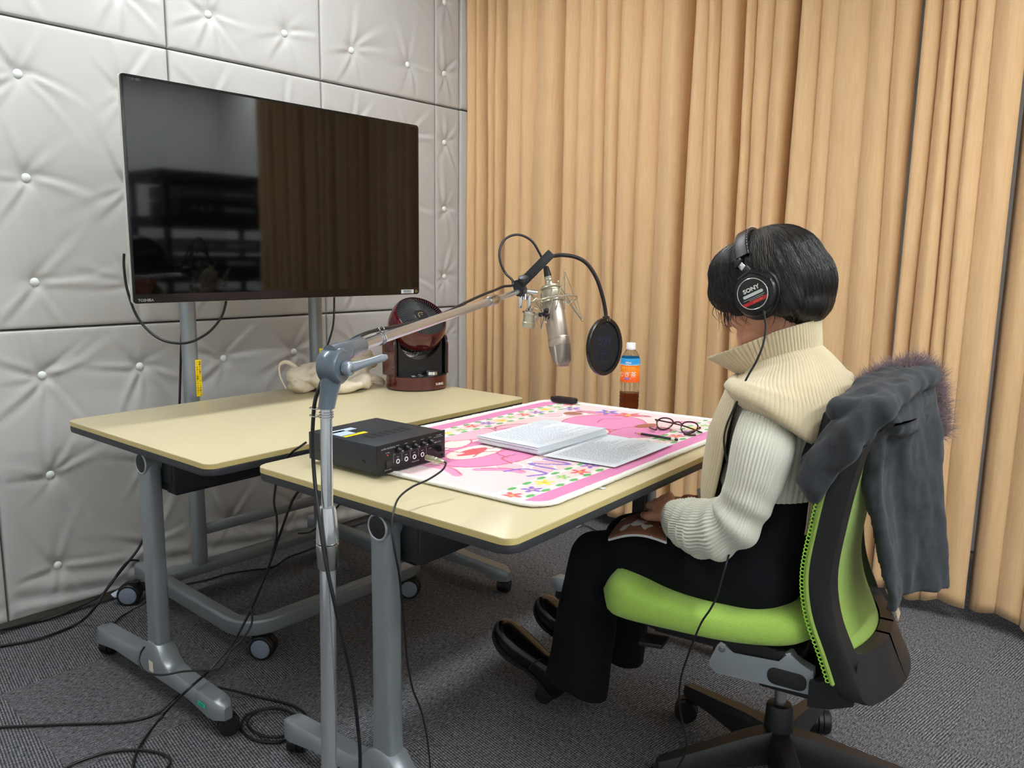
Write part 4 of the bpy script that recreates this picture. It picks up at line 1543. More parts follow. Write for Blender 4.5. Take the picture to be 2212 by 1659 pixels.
pq = [(-1.157, 1.452, 0), (-0.972, 1.485, 0), (-0.988, 1.771, 0), (-1.184, 1.757, 0)]
pg = thing('loose_page', 'single printed sheet lying beside the script stack', 'paper', (-1.075, 1.61, 0.727))
page_poly(MB(), pq, 0.7300, 0.7306, curl=0.006).build('sheet', M_PAPER, pg, world=True)
sheet_text(pg, [pq[1], pq[2], pq[3], pq[0]], 0.7318, 9, 26, (0.5, 0.93))

# ------------------------------------------------------------------ pencil
pc = thing('pencil', 'black pencil with a white band lying on the blanket', 'pencil', (-1.0611, 1.8231, 0.7300))
p0, p1 = Vector((-1.1310, 1.8207, 0.7320)), Vector((-1.0035, 1.8297, 0.7320))
pdv = (p1 - p0).normalized()
PLn = (p1 - p0).length
MB().lathe([(0.0036, 0.020), (0.0037, PLn - 0.018), (0.0037, PLn - 0.017)], 6, frame(p0, pdv)).build('barrel', M_BLACKP, pc, world=True, smooth=False)
MB().lathe([(0.0004, 0), (0.0009, 0.004)], 12, frame(p0, pdv)).build('lead', M_INK, pc, world=True)
MB().lathe([(0.0009, 0.004), (0.0036, 0.0202)], 12, frame(p0, pdv)).build('sharpened_wood', mat('bare_wood', '#d19b6c', rough=0.7), pc, world=True)
MB().lathe([(0.0038, PLn - 0.018), (0.0039, PLn - 0.017), (0.0039, PLn - 0.008), (0.0038, PLn - 0.0075)], 16, frame(p0, pdv)).build('white_band', mat('band_cream', '#ece5d0', rough=0.5), pc, world=True)
MB().lathe([(0.0038, PLn - 0.008), (0.0039, PLn - 0.001), (0.0030, PLn)], 16, frame(p0, pdv)).build('end_cap', M_BLACKM, pc, world=True)

# ------------------------------------------------------------------ eyeglasses
gl = thing('eyeglasses', 'folded dark red framed eyeglasses resting on the blanket', 'eyeglasses', (-1.0803, 1.9434, 0.7270))
M_GF = mat('glasses_frame', '#3a0d14', rough=0.22, var=0.1, coat=0.5)
M_GL = mat('lens_glass', '#f4f8f8', rough=0.02, var=0, trans=1.0, ior=1.04)
gA = Vector((-1.1086, 1.9281, 0.7290))
gB = Vector((-1.0319, 1.9291, 0.7290))
gx = (gB - gA).normalized()
gn = Vector((0, 0, 1)).cross(gx)
if gn.dot(gA - Vector((0, 0, gA.z))) < 0:
    gn = -gn
upv = (Vector((0, 0, 1)) * 0.72 + gn * 0.69).normalized()      # frame leans away from the viewer
R1, R2 = 0.0245, 0.0200
frm = MB()
for c in (gA, gB):
    cc = c + upv * 0.0205
    pts = []
    for i in range(40):
        a = 2 * PI * i / 40
        pts.append(cc + gx * (R1 * math.cos(a)) + upv * (R2 * math.sin(a) + 0.002 * math.cos(2 * a)))
    frm.tube(pts, 0.0021, 8, closed=True)
    lens = MB()
    lens.add([p for p in pts] + [p + gx.cross(upv) * 0.0012 for p in pts], [tuple(range(40)), tuple(range(79, 39, -1))] + [(i, 40 + i, 40 + (i + 1) % 40, (i + 1) % 40) for i in range(40)])
    lens.build('lens', M_GL, gl, world=True)
mid = (gA + gB) / 2
br_ = smooth_path([gA + gx * R1 * .97 + upv * 0.026, mid + upv * 0.031 + gn * 0.002, gB - gx * R1 * .97 + upv * 0.026], 6)
frm.tube(br_, 0.0019, 8)
frm.build('frame', M_GF, gl, world=True)
tm = MB()
e1 = gA - gx * (R1 + .004) + upv * 0.026
e2 = gB + gx * (R1 + .004) + upv * 0.026
dn = -gn
for e, far in ((e1, gA - gx * 0.030), (e2, gB + gx * 0.034)):
    back = gn
    zz = 0.7300
    other = e2 if e is e1 else e1
    tip = other + (gn * 0.016 if e is e1 else gn * 0.010)
    tip = Vector((tip.x, tip.y, zz))
    if e is e1:
        pth = [e, e + gn * 0.004, Vector(((e.x + tip.x) / 2 + gn.x * .02, (e.y + tip.y) / 2 + gn.y * .02, 0.738)), tip]
    else:
        pth = [e, e + gn * 0.004 - upv * 0.006, Vector((-1.0220, 1.8980, 0.7330)), Vector((-0.9979, 1.9182, 0.7310))]
    tm.tube(smooth_path(pth, 6), 0.0022, 8)
tm.tube(smooth_path([e1, Vector((-1.1026, 1.8875, 0.7350)), Vector((-1.1389, 1.9109, 0.7310))], 6), 0.0022, 8)
tm.build('temple', M_GF, gl, world=True)
nz_ = MB()
for c, s in ((gA, 1), (gB, -1)):
    nz_.sphere(c + gx * (s * R1 * .85) + upv * 0.013 - gn * 0.002, (0.002, 0.003, 0.005), 10, 6)
nz_.build('nose_pad', mat('nose_pad', '#e9e3da', rough=0.2, trans=0.6), gl, world=True)

# ------------------------------------------------------------------ remote control
rm = thing('remote_control', 'small black remote control at the far corner of the blanket', 'remote control', (-1.5521, 2.0534, 0.7280))
ra, rb = Vector((-1.6044, 2.0606, 0.7280)), Vector((-1.5200, 2.0742, 0.7280))
rx = (rb - ra).normalized()
RM = frame((ra + rb) / 2 + Vector((0, 0, .0025)), (0, 0, 1), rx)
MB().prism(rrect((rb - ra).length + 0.008, 0.034, 0.012, 6), 0.0, 0.014, bev=0.004, M=RM).build('body', M_BLACKP, rm, world=True)
for i in range(5):
    for j in (-1, 1):
        MB().prism(circ(0.0032, 14, -0.026 + i * 0.012, j * 0.007), 0.0138, 0.0152, M=RM).build('button', mat('remote_button', '#2c2b2b', rough=0.5), rm, world=True)

# ------------------------------------------------------------------ tea bottle
bt = thing('tea_bottle', 'clear plastic tea bottle with an orange and blue label and white cap', 'bottle', (-1.405, 2.128, 0.72))
# placed just beyond the blanket on the table
BX = Vector((-1.3640, 2.1536, 0.7200))
bt.matrix_basis = Matrix.Translation(BX)
bt.location = BX
bt.scale = (1.02, 1.02, 0.94)
M_PET = mat('clear_plastic', '#f6f8f8', rough=0.03, var=0, trans=1.0, ior=1.12)
M_TEA = mat('barley_tea', '#8a4a2a', rough=0.0, var=0, trans=1.0, ior=1.15)
prof = [(0.022, 0.001), (0.0285, 0.003), (0.0305, 0.010)]
for k in range(4):
    z0 = 0.014 + k * 0.0135
    prof += [(0.0308, z0), (0.0308, z0 + 0.008), (0.0296, z0 + 0.0095), (0.0296, z0 + 0.0120)]
prof += [(0.0305, 0.070), (0.0305, 0.098), (0.0298, 0.100), (0.0298, 0.172), (0.0290, 0.178), (0.0250, 0.190), (0.0180, 0.201), (0.0135, 0.206), (0.0130, 0.216)]
MB().lathe(prof, 48).build('bottle_body', M_PET, bt)
teap = [(r - 0.0012, z + 0.0008) for r, z in prof if z < 0.060] + [(0.0290, 0.060)]
MB().lathe(teap, 48).build('tea', M_TEA, bt)
MB().lathe([(0.0142, 0.208), (0.0152, 0.210), (0.0152, 0.2135), (0.0146, 0.214), (0.0146, 0.229), (0.0138, 0.2305)], 40).build('cap', mat('cap_white', '#eef0f0', rough=0.4, var=0.01), bt)


def label_mat():
    m = bpy.data.materials.new('bottle_label')
    m.use_nodes = True
    k = NT(m)
    b = k.n['Principled BSDF']
    k.set(b, Roughness=0.3)
    tc = k.add('ShaderNodeTexCoord')
    sp = k.add('ShaderNodeSeparateXYZ')
    k.link(tc.outputs['Object'], sp.inputs[0])
    nz = k.add('ShaderNodeTexNoise')
    k.set(nz, Scale=70.0, Detail=2.0)
    k.link(tc.outputs['Object'], nz.inputs['Vector'])
    ma = k.add('ShaderNodeMath', _operation='MULTIPLY_ADD')
    k.link(nz.outputs['Fac'], ma.inputs[0])
    ma.inputs[1].default_value = 0.008
    k.link(sp.outputs['Z'], ma.inputs[2])
    mr = k.add('ShaderNodeMapRange')
    mr.inputs['From Min'].default_value = 0.099
    mr.inputs['From Max'].default_value = 0.182
    k.link(ma.outputs[0], mr.inputs['Value'])
    rp = k.add('ShaderNodeValToRGB')
    e = rp.color_ramp.elements
    e[0].position, e[0].color = 0.0, rgb('#e2571a')
    e[1].position, e[1].color = 1.0, rgb('#2f9fdc')
    for p, c in ((0.25, '#ee6c12'), (0.55, '#f58f1a'), (0.72, '#ee7a1c'), (0.735, '#d6491c'), (0.745, '#f2f2ee'), (0.765, '#4fb6e6'), (0.85, '#2a9ade')):
        q = e.new(p)
        q.color = rgb(c)
    k.link(mr.outputs[0], rp.inputs[0])
    k.link(rp.outputs[0], b.inputs['Base Color'])
    return m


lb = MB().lathe([(0.0309, 0.0985), (0.0309, 0.1715), (0.0296, 0.1800)], 56, cap=False).build('label', label_mat(), bt)


def wrap_text(s, size, z, ang0, m, parent, R=0.0311, bold=0.0002, sx=1.0):
    """printed on the curved label, centred on direction ang0"""
    o = text_mesh(s, size, Matrix.Identity(4), 'label_text', m, parent, depth=0.0, align='CENTER', world=False, bold=bold)
    bm = bmesh.new()
    bm.from_mesh(o.data)
    bmesh.ops.triangulate(bm, faces=list(bm.faces))
    for _ in range(3):
        le = [e for e in bm.edges if e.calc_length() > 0.0022]
        if le:
            bmesh.ops.subdivide_edges(bm, edges=le, cuts=1)
            bmesh.ops.triangulate(bm, faces=list(bm.faces))
    bm.to_mesh(o.data)
    bm.free()
    for v in o.data.vertices:
        a = ang0 + v.co.x * sx / R
        v.co = Vector((R * math.cos(a), R * math.sin(a), z + v.co.y))
    return o


ang = math.atan2(-BX.y, -BX.x) - 0.30
M_LW, M_LY, M_LP = M_WHITE, mat('label_yellow', '#f7e03a', rough=0.5), mat('label_purple', '#6f62c2', rough=0.5)
wrap_text('むぎ茶', 0.0205, 0.1240, ang, M_LW, lb, R=0.0312, bold=0.0)
wrap_text('健康ミネラル', 0.0085, 0.1475, ang + 0.06, M_LY, lb, R=0.0312, bold=0.0)
MB().grid(lambda u, v: Vector((0.0311 * math.cos(ang - 0.30 + 0.6 * u), 0.0311 * math.sin(ang - 0.30 + 0.6 * u), 0.1085 + 0.005 * v)), 10, 3).build('label_badge', M_LP, lb)
wrap_text('カフェインゼロ', 0.0036, 0.1110, ang, M_LW, lb, R=0.0313, bold=0.0)
wrap_text('600ml', 0.0075, 0.1660, ang + 0.1, M_LW, lb, R=0.0312, bold=0.0004)
wrap_text('伊藤園', 0.0055, 0.1585, ang + 0.05, M_LW, lb, R=0.0312, bold=0.0)

# ------------------------------------------------------------------ circulator fan on the table by the wall
M_BURG = mat('burgundy_gloss', '#4a0d12', rough=0.14, var=0.05, coat=0.8)
M_FANB = mat('fan_black', '#17181a', rough=0.35, var=0.08)
FC = Vector((-2.165, 1.957, 0.72))
FY = math.atan2(-0.25, 1.02)
fan = thing('circulator_fan', 'burgundy and black desk air circulator with its round head tilted upward', 'fan', FC, FY)
MB().prism(circ(0.106, 60, 0, 0, 0.113), 0.004, 0.050, bev=0.006, seg=3).build('base', M_BURG, fan)
MB().prism(circ(0.103, 60, 0, 0, 0.110), 0.0, 0.006).build('base_foot', M_FANB, fan)
MB().prism(circ(0.098, 60, 0, 0, 0.105), 0.049, 0.0525, bev=0.001).build('control_panel', M_FANB, fan)
MB().lathe([(0.021, 0), (0.0225, 0.002), (0.020, 0.013), (0.015, 0.016), (0.0005, 0.0165)], 36, Matrix.Translation((0.060, 0.030, 0.052))).build('dial', M_CHROME, fan)
for i, (px_, py_) in enumerate(((0.055, -0.045), (0.070, -0.020), (0.040, -0.010), (0.072, -0.050))):
    MB().box((px_, py_, 0.0527), (0.003, 0.014, 0.0004)).build('panel_mark', M_WHITE, fan)
text_mesh('U-ING', 0.0125, frame((0.1075, 0.020, 0.024), (1, 0.18, 0), (-0.18, 1, 0)), 'logo', M_WHITE, fan, world=False, bold=0.0003)
# fork: a D-shaped black yoke with burgundy outside
HZ = 0.205
yoke = []
for s in (-1, 1):
    for yy0, yy1, m_, nm, x0, x1 in ((0.1075, 0.1125, M_BURG, 'yoke_shell', -0.055, 0.040), (0.100, 0.1085, M_FANB, 'yoke_arm', -0.053, 0.038)):
        prof = []
        for k in range(13):
            a = PI * k / 12
            prof.append((-0.0075 + 0.0475 * math.cos(a), HZ - 0.045 + 0.045 * math.sin(a)))
        prof = [(x1, 0.05)] + prof + [(x0, 0.05)]
        M4 = Matrix(((1, 0, 0, 0), (0, 0, 1, 0), (0, 1, 0, 0), (0, 0, 0, 1)))
        a_, b_ = (yy0, yy1) if s > 0 else (-yy1, -yy0)
        MB().prism(prof, a_, b_, bev=0.002, M=M4).build(nm, m_, fan)
# lower cradle of the yoke
cr_ = []
for k in range(21):
    a = PI * (1 + k / 20)
    cr_.append((0.090 * math.cos(a), HZ - 0.01 + 0.088 * math.sin(a)))
cr_ += [(0.090, 0.052), (-0.090, 0.052)]
M4 = Matrix(((0, 0, 1, 0), (1, 0, 0, 0), (0, 1, 0, 0), (0, 0, 0, 1)))
MB().prism(cr_, -0.052, 0.030, bev=0.0, M=M4).build('yoke_cradle', M_FANB, fan)
# head
tilt = deg(48)
HM = Matrix.Translation((0.0, 0, HZ + 0.022)) @ Matrix.Rotation(-tilt, 4, 'Y') @ Matrix.Rotation(PI / 2, 4, 'Y') @ Matrix.Scale(1.12, 4)   # local z = blowing direction
HR = 0.093
MB().lathe([(0.086, -0.028), (0.0925, -0.020), (0.0945, 0.0), (0.0925, 0.030), (0.0875, 0.046), (0.0835, 0.050), (0.0825, 0.046), (0.084, 0.036)], 64, HM, cap=False).build('head_shell', M_BURG, fan)
MB().lathe([(0.0845, -0.030), (0.0845, 0.028)], 56, HM).build('head_core', M_SLOT, fan)
gr = MB()
for k in range(64):
    a = 2 * PI * k / 64
    c, s = math.cos(a), math.sin(a)
    c2, s2 = math.cos(a + 0.22), math.sin(a + 0.22)
    gr.tube([HM @ Vector((0.024 * c, 0.024 * s, 0.049)), HM @ Vector((0.055 * math.cos(a + .1), 0.055 * math.sin(a + .1), 0.0495)), HM @ Vector((0.0835 * c2, 0.0835 * s2, 0.0455))], 0.00085, 5)
gr.build('front_grille', mat('grille_grey', '#4b4c50', rough=0.4), fan)
MB().lathe([(0.026, 0.044), (0.026, 0.050), (0.023, 0.0525), (0.0005, 0.053)], 40, HM).build('grille_hub', M_FANB, fan)
MB().torus(HM @ Vector((0, 0, 0.0505)), (HM.to_3x3() @ Vector((0, 0, 1))), 0.0255, 0.0010, 40, 6).build('hub_ring', M_CHROME, fan)
lgm = MB()
hx = HM.to_3x3()
lgm.tube(smooth_path([HM @ Vector(p) for p in ((0.010, -0.010, .0534), (-0.004, -0.010, .0534), (-0.009, -0.004, .0534), (-0.009, 0.008, .0534))], 6), 0.0009, 6)
lgm.tube([HM @ Vector((-0.001, -0.003, .0534)), HM @ Vector((-0.001, 0.005, .0534))], 0.0006, 6)
lgm.build('hub_logo', mat('logo_bronze', '#b79a78', rough=0.4), fan)
rg_ = MB()
for k in range(56):
    a = 2 * PI * k / 56
    c, s = math.cos(a), math.sin(a)
    rg_.tube([HM @ Vector((0.0875 * c, 0.0875 * s, -0.026)), HM @ Vector((0.080 * c, 0.080 * s, -0.055)), HM @ Vector((0.060 * c, 0.060 * s, -0.078)), HM @ Vector((0.030 * c, 0.030 * s, -0.086))], 0.0010, 5)
for r_, zz in ((0.080, -0.055), (0.060, -0.078), (0.030, -0.086)):
    rg_.torus(HM @ Vector((0, 0, zz)), hx @ Vector((0, 0, 1)), r_, 0.0014, 48, 6)
rg_.build('rear_grille', MATS['grille_grey'], fan)
MB().lathe([(0.030, -0.084), (0.055, -0.070), (0.072, -0.048), (0.078, -0.026)], 40, HM).build('motor_housing', M_SLOT, fan)

# ------------------------------------------------------------------ cloth bag
def bag_disp(co, no):
    out = np.zeros(len(co), 'f')
    for i, p in enumerate(co):
        v = Vector(p)
        n1 = mnoise.noise(Vector((v.x * 11, v.y * 11, v.z * 22)))
        n2 = mnoise.noise(Vector((v.x * 26 + 4, v.y * 26, v.z * 40)))
        out[i] = 0.022 * (abs(n1) ** 0.7 * 1.6 - 0.6) + 0.009 * (abs(n2) - 0.25)
    return out


bg_ = MB()
B0 = Vector((-2.322, 1.735, 0.72))
for p, q, r1, r2 in (((-.02, -.10, .040), (0.0, .02, .040), .040, .045), ((0.0, .0, .045), (-.03, .10, .065), .045, .050), ((-.03, .10, .065), (-.05, .16, .10), .05, .03), ((-.03, .06, .06), (-.05, .15, .085), .05, .04),
                     ((.05, -.03, .025), (.06, .06, .03), .026, .030), ((.07, -.06, .018), (.09, 0.0, .02), .018, .020), ((-.06, -.08, .045), (-.04, -.16, .045), .05, .042), ((.02, .05, .03), (.05, .14, .02), .03, .02)):
    bg_.capsule(B0 + Vector(p), B0 + Vector(q), r1, r2)
bme = remesh(bg_, 0.0045, 5, disp=bag_disp)
for v in bme.vertices:
    v.co.z = max(v.co.z, 0.7205)
bag = thing('cloth_bag', 'crumpled cream cloth bag slumped beside the fan', 'bag', B0)
M_BAG = mat('canvas_cream', '#d9cdb6', rough=0.85, var=0.06, vscale=20, bump=0.2, bscale=400)
link('bag_body', bme, M_BAG, bag, angle=None, world=True)
hd = smooth_path([B0 + Vector(p) for p in ((-.07, -.13, .075), (-.08, -.17, .105), (-.07, -.21, .10), (-.06, -.215, .06), (-.05, -.20, .02))], 8)
MB().tube(hd, 0.007, 8, flat=0.35).build('handle', M_BAG, bag, world=True)

# ------------------------------------------------------------------ jack plug and lead of the headphones, floor cables
jk = thing('headphone_lead', 'thin black lead with a silver plug hanging over the table edge', 'cable', (-1.1323, 1.1009, 0.7863))
j0 = Vector((-1.2022, 1.1130, 0.7812))
j1 = Vector((-1.1372, 1.1031, 0.7850))
jd = (j1 - j0).normalized()
JL = (j1 - j0).length
MB().lathe([(0.0050, 0), (0.0062, 0.002), (0.0062, JL * .38), (0.0050, JL * .40), (0.0050, JL * .47), (0.0058, JL * .5), (0.0056, JL * .60), (0.0048, JL * .62), (0.0054, JL * .66), (0.0030, JL * .98), (0.0022, JL)], 24, frame(j0, jd)).build('plug', M_NICKELY, jk, world=True)
MB().tube(smooth_path([(-1.1401, 1.1032, 0.7849), (-1.1312, 1.1013, 0.7835), (-1.1178, 1.0778, 0.7761), (-1.1190, 1.0407, 0.7642), (-1.1197, 0.9985, 0.7579), (-1.1106, 0.9573, 0.7477), (-1.0933, 0.9286, 0.7310), (-1.0850, 0.9167, 0.7045), (-1.0767, 0.9158, 0.6665), (-1.0757, 0.9256, 0.6140), (-1.0946, 0.9482, 0.5454), (-1.0987, 0.9582, 0.4833), (-1.1085, 0.9733, 0.4058), (-1.1147, 0.9931, 0.3352), (-1.1128, 1.0112, 0.2870), (-1.1123, 1.0260, 0.2285), (-1.1152, 1.0375, 0.1686), (-1.1218, 1.0476, 0.1173)], 10), 0.0021, 8).build('cable', M_CABLE, jk, world=True)

G = 'black cables on and above the floor'
cable('power_cable', [(-2.6416, 1.1266, 1.1957), (-2.6361, 1.1213, 1.1485), (-2.6185, 1.1208, 1.0749), (-2.5812, 1.1344, 0.9869), (-2.5232, 1.1716, 0.9259), (-2.4597, 1.2241, 0.9137), (-2.4123, 1.2714, 0.9427), (-2.3840, 1.3062, 0.9905), (-2.3760, 1.3232, 1.0380), (-2.3796, 1.3289, 1.0793)], 0.0042, 'thick black cable looping below the left end of the television', group=G)
cable('power_cable', [(-2.6415, 1.3074, 0.9745), (-2.6310, 1.2929, 0.8643), (-2.6145, 1.2703, 0.6911), (-2.6195, 1.2615, 0.5447)], 0.0040, 'black cable dropping behind the left post of the television stand', group=G)
cable('power_cable', [(-2.2819, 1.6807, 1.0748), (-2.2714, 1.6661, 0.9634), (-2.2788, 1.6420, 0.8804), (-2.2892, 1.6365, 0.8344), (-2.2955, 1.6160, 0.6385)], 0.0036, 'black cable dropping behind the right post of the television stand', group=G)
cable('floor_cable', [(-2.6720, 0.6179, 0.0060), (-2.6500, 0.6848, 0.0060), (-2.6113, 0.7877, 0.0080), (-2.6282, 0.9028, 0.0120), (-2.5509, 0.9270, 0.0807), (-2.5581, 0.9715, 0.1299), (-2.5506, 1.0152, 0.1786), (-2.5479, 1.0695, 0.2336), (-2.5522, 1.1033, 0.2841)], 0.0042, 'black floor cable running from the left edge of the picture up to the table leg', group=G)
cable('floor_cable', [(-2.5404, 1.0686, 0.1990), (-2.5458, 1.0384, 0.2048), (-2.5468, 1.0047, 0.1765), (-2.5404, 0.9769, 0.1460), (-2.5741, 0.9519, 0.1030), (-2.7015, 0.9171, 0.0300), (-2.7419, 0.8315, 0.0080), (-2.7651, 0.7186, 0.0060)], 0.0034, 'thin black cable trailing along the foot of the padded wall', group=G)
cable('floor_cable', [(-1.6826, 1.1228, 0.6113), (-1.7131, 1.1142, 0.5697), (-1.7427, 1.0974, 0.4857), (-1.7742, 1.0748, 0.3819), (-1.8105, 1.0476, 0.2763), (-1.8370, 1.0050, 0.1845), (-1.8392, 0.9382, 0.1316), (-1.8184, 0.8577, 0.1095), (-1.9233, 0.8450, 0.0080), (-1.8543, 0.7632, 0.0060), (-1.7978, 0.7158, 0.0060), (-1.7313, 0.6844, 0.0060)], 0.0034, 'black cable hanging from the rear of the table and sweeping down to the floor', group=G)
cable('floor_cable', [(-1.7493, 1.0928, 0.6164), (-1.7474, 1.0844, 0.5691), (-1.7457, 1.0898, 0.5246), (-1.7498, 1.0875, 0.4676), (-1.7721, 1.0813, 0.4037)], 0.0030, 'short black cable hanging just left of the long hanging cable', group=G)
cable('floor_cable', [(-1.8044, 1.0399, 0.2782), (-1.7893, 1.0321, 0.2430), (-1.7911, 1.0103, 0.2114), (-1.7951, 0.9745, 0.1850), (-1.7925, 0.9431, 0.1534), (-1.8031, 0.9196, 0.1489), (-1.8427, 0.8722, 0.1509), (-1.8673, 0.8242, 0.1513), (-1.8893, 0.7942, 0.1629), (-1.9139, 0.7901, 0.1804), (-1.9340, 0.8022, 0.1934), (-1.9471, 0.8190, 0.2000)], 0.0026, 'thin black cable looped round the foot of the table by the wall', group=G)
cable('floor_cable', [(-2.2126, 0.4949, 0.0060), (-2.1772, 0.5459, 0.0060), (-2.0786, 0.6520, 0.0060), (-1.9697, 0.7677, 0.0060), (-1.9476, 0.8416, 0.0060), (-1.9489, 0.8999, 0.0300), (-1.9223, 0.9455, 0.0450), (-1.8944, 0.9965, 0.0300), (-1.8181, 1.0617, 0.0060), (-1.7351, 1.0946, 0.0060), (-1.6695, 1.1009, 0.0060), (-1.6206, 1.0773, 0.0060), (-1.5961, 1.0371, 0.0060), (-1.6046, 0.9825, 0.0060), (-1.6553, 0.9493, 0.0060), (-1.7197, 0.9515, 0.0060), (-1.7597, 0.9856, 0.0080), (-1.7486, 1.0332, 0.0120), (-1.6962, 1.0693, 0.0120), (-1.6308, 1.0607, 0.0120), (-1.6045, 1.0092, 0.0120), (-1.6437, 0.9683, 0.0120), (-1.7150, 0.9660, 0.0140), (-1.7407, 1.0040, 0.0180), (-1.7205, 1.0573, 0.0180), (-1.6535, 1.0692, 0.0180)], 0.0034, 'black cable crossing the floor and coiling beside the table foot', group=G)
cable('floor_cable', [(-1.8802, 0.5717, 0.0060), (-1.8858, 0.6242, 0.0060), (-1.8721, 0.6821, 0.0060), (-1.8256, 0.7391, 0.0060), (-1.7701, 0.7698, 0.0060), (-1.7260, 0.7691, 0.0060), (-1.7031, 0.7436, 0.0060), (-1.6901, 0.6998, 0.0060)], 0.0034, 'black cable loop at the bottom left edge of the picture', group=G)
cable('floor_cable', [(-2.5284, 0.9629, 0.0060), (-2.5791, 1.0104, 0.0060), (-2.6081, 1.0637, 0.0060), (-2.6166, 1.1232, 0.0200), (-2.7798, 1.2489, 0.0200), (-2.7507, 1.2807, 0.0600), (-2.7360, 1.3216, 0.0700), (-2.7832, 1.3763, 0.0300)], 0.0026, 'thin black cable behind the table leg near the left rear caster', group=G)
cable('floor_cable', [(-2.6818, 1.2873, 0.0060), (-2.6597, 1.3651, 0.0060), (-2.6575, 1.4380, 0.0060), (-2.6262, 1.5159, 0.0060), (-2.5900, 1.5933, 0.0060), (-2.6330, 1.6833, 0.0060), (-2.6430, 1.7769, 0.0060), (-2.6705, 1.9345, 0.0060)], 0.0030, 'black cable lying along the rear bar of the television stand', group=G)
cable('floor_cable', [(-1.8613, 1.3812, 0.4754), (-1.9241, 1.3823, 0.4219), (-2.0247, 1.4150, 0.3556), (-2.1283, 1.4471, 0.2987), (-2.2207, 1.4676, 0.2672)], 0.0030, 'black cable slanting down behind the chrome pole', group=G)


# ------------------------------------------------------------------ office chair (local +x = facing, +y = sitter's left)
CH = Vector((-0.63, 1.69, 0))
CYAW = PI + deg(10)
ch = thing('office_chair', 'lime green mesh office chair with black frame under the seated person', 'chair', CH, CYAW)


def green_mat(name, c1, c2, sc):
    m = bpy.data.materials.new(name)
    m.use_nodes = True
    k = NT(m)
    b = k.n['Principled BSDF']
    k.set(b, Roughness=0.75)
    b.inputs['Sheen Weight'].default_value = 0.2
    tc = k.add('ShaderNodeTexCoord')
    vo = k.add('ShaderNodeTexVoronoi')
    k.set(vo, Scale=sc)
    k.link(tc.outputs['Object'], vo.inputs['Vector'])
    rp = k.add('ShaderNodeValToRGB')
    rp.color_ramp.elements[0].color = rgb(c1)
    rp.color_ramp.elements[1].color = rgb(c2)
    rp.color_ramp.elements[0].position = 0.15
    rp.color_ramp.elements[1].position = 0.75
    k.link(vo.outputs['Distance'], rp.inputs[0])
    k.link(rp.outputs[0], b.inputs['Base Color'])
    bp = k.add('ShaderNodeBump')
    k.set(bp, Strength=0.5, Distance=0.0012)
    k.link(vo.outputs['Distance'], bp.inputs['Height'])
    k.link(bp.outputs['Normal'], b.inputs['Normal'])
    return m


M_GREEN = green_mat('green_fabric', '#b9dd66', '#a2ca50', 800)
M_GMESH = green_mat('green_mesh', '#95ae4a', '#82a03e', 900)


def seat_fn():
    mb = MB()
    rings = []
    n = 40
    xs = np.linspace(-0.085, 0.378, 34)
    for i, x in enumerate(xs):
        a = (x + 0.085) / 0.463
        # top and bottom profile
        top = smooth_interp([0, .12, .35, .6, .85, .95, 1.0], [0.500, .516, .500, .496, .512, .500, .452], a)
        bot = smooth_interp([0, .12, .35, .6, .85, .95, 1.0], [0.440, .418, .405, .400, .392, .398, .436], a)
        hw = smooth_interp([0, .06, .3, .7, .92, 1.0], [0.185, .215, .236, .240, .225, .170], a)
        zc_, h = (top + bot) / 2, (top - bot) / 2
        ring = []
        for k in range(n):
            th = 2 * PI * k / n
            cy, sz = math.cos(th), math.sin(th)
            y = hw * math.copysign(abs(cy) ** 0.42, cy)
            z = zc_ + h * math.copysign(abs(sz) ** 0.62, sz)
            if sz > 0:      # dished seat
                z -= 0.020 * (1 - (y / hw) ** 2) * math.sin(PI * min(1, max(0, a))) ** 0.6
            ring.append(Vector((x, y, z)))
        rings.append(ring)
    return mb.loft(rings)


seat_fn().build('seat', M_GREEN, ch, angle=60)
MB().prism(rrect(0.36, 0.38, 0.05, 6, 0.11, 0), 0.385, 0.415, bev=0.01).build('seat_shell', M_BLACKP, ch)


def bx_front(z):
    return smooth_interp([.36, .44, .52, .60, .70, .80, .90, 1.0], [-.135, -.104, -.072, -.060, -.070, -.086, -.108, -.130], z)


def bpos(y, z, off=0.0):
    return Vector((bx_front(z) - 0.075 * (1 - (y / 0.235) ** 2) - off, y, z))


# outline of the backrest in (y,z)
def outline(w0, w1, z0, z1, r, n=9):
    pts = []
    for (sy, rc, zz, a0) in ((1, r, z1, 0), (-1, r, z1, 90), (-1, 0.03, z0, 180), (1, 0.03, z0, 270)):
        w = w1 if zz > 0.7 else w0
        zc_ = zz - rc if zz > 0.7 else zz + rc
        for k in range(n + 1):
            a = math.radians(a0 + 90 * k / n)
            pts.append((sy * (w - rc) + rc * math.cos(a), zc_ + rc * math.sin(a)))
    out = []
    for k in range(len(pts)):
        a, b = pts[k], pts[(k + 1) % len(pts)]
        L = math.hypot(b[0] - a[0], b[1] - a[1])
        m_ = max(1, int(L / 0.02))
        for q in range(m_):
            out.append((a[0] + (b[0] - a[0]) * q / m_, a[1] + (b[1] - a[1]) * q / m_))
    return out


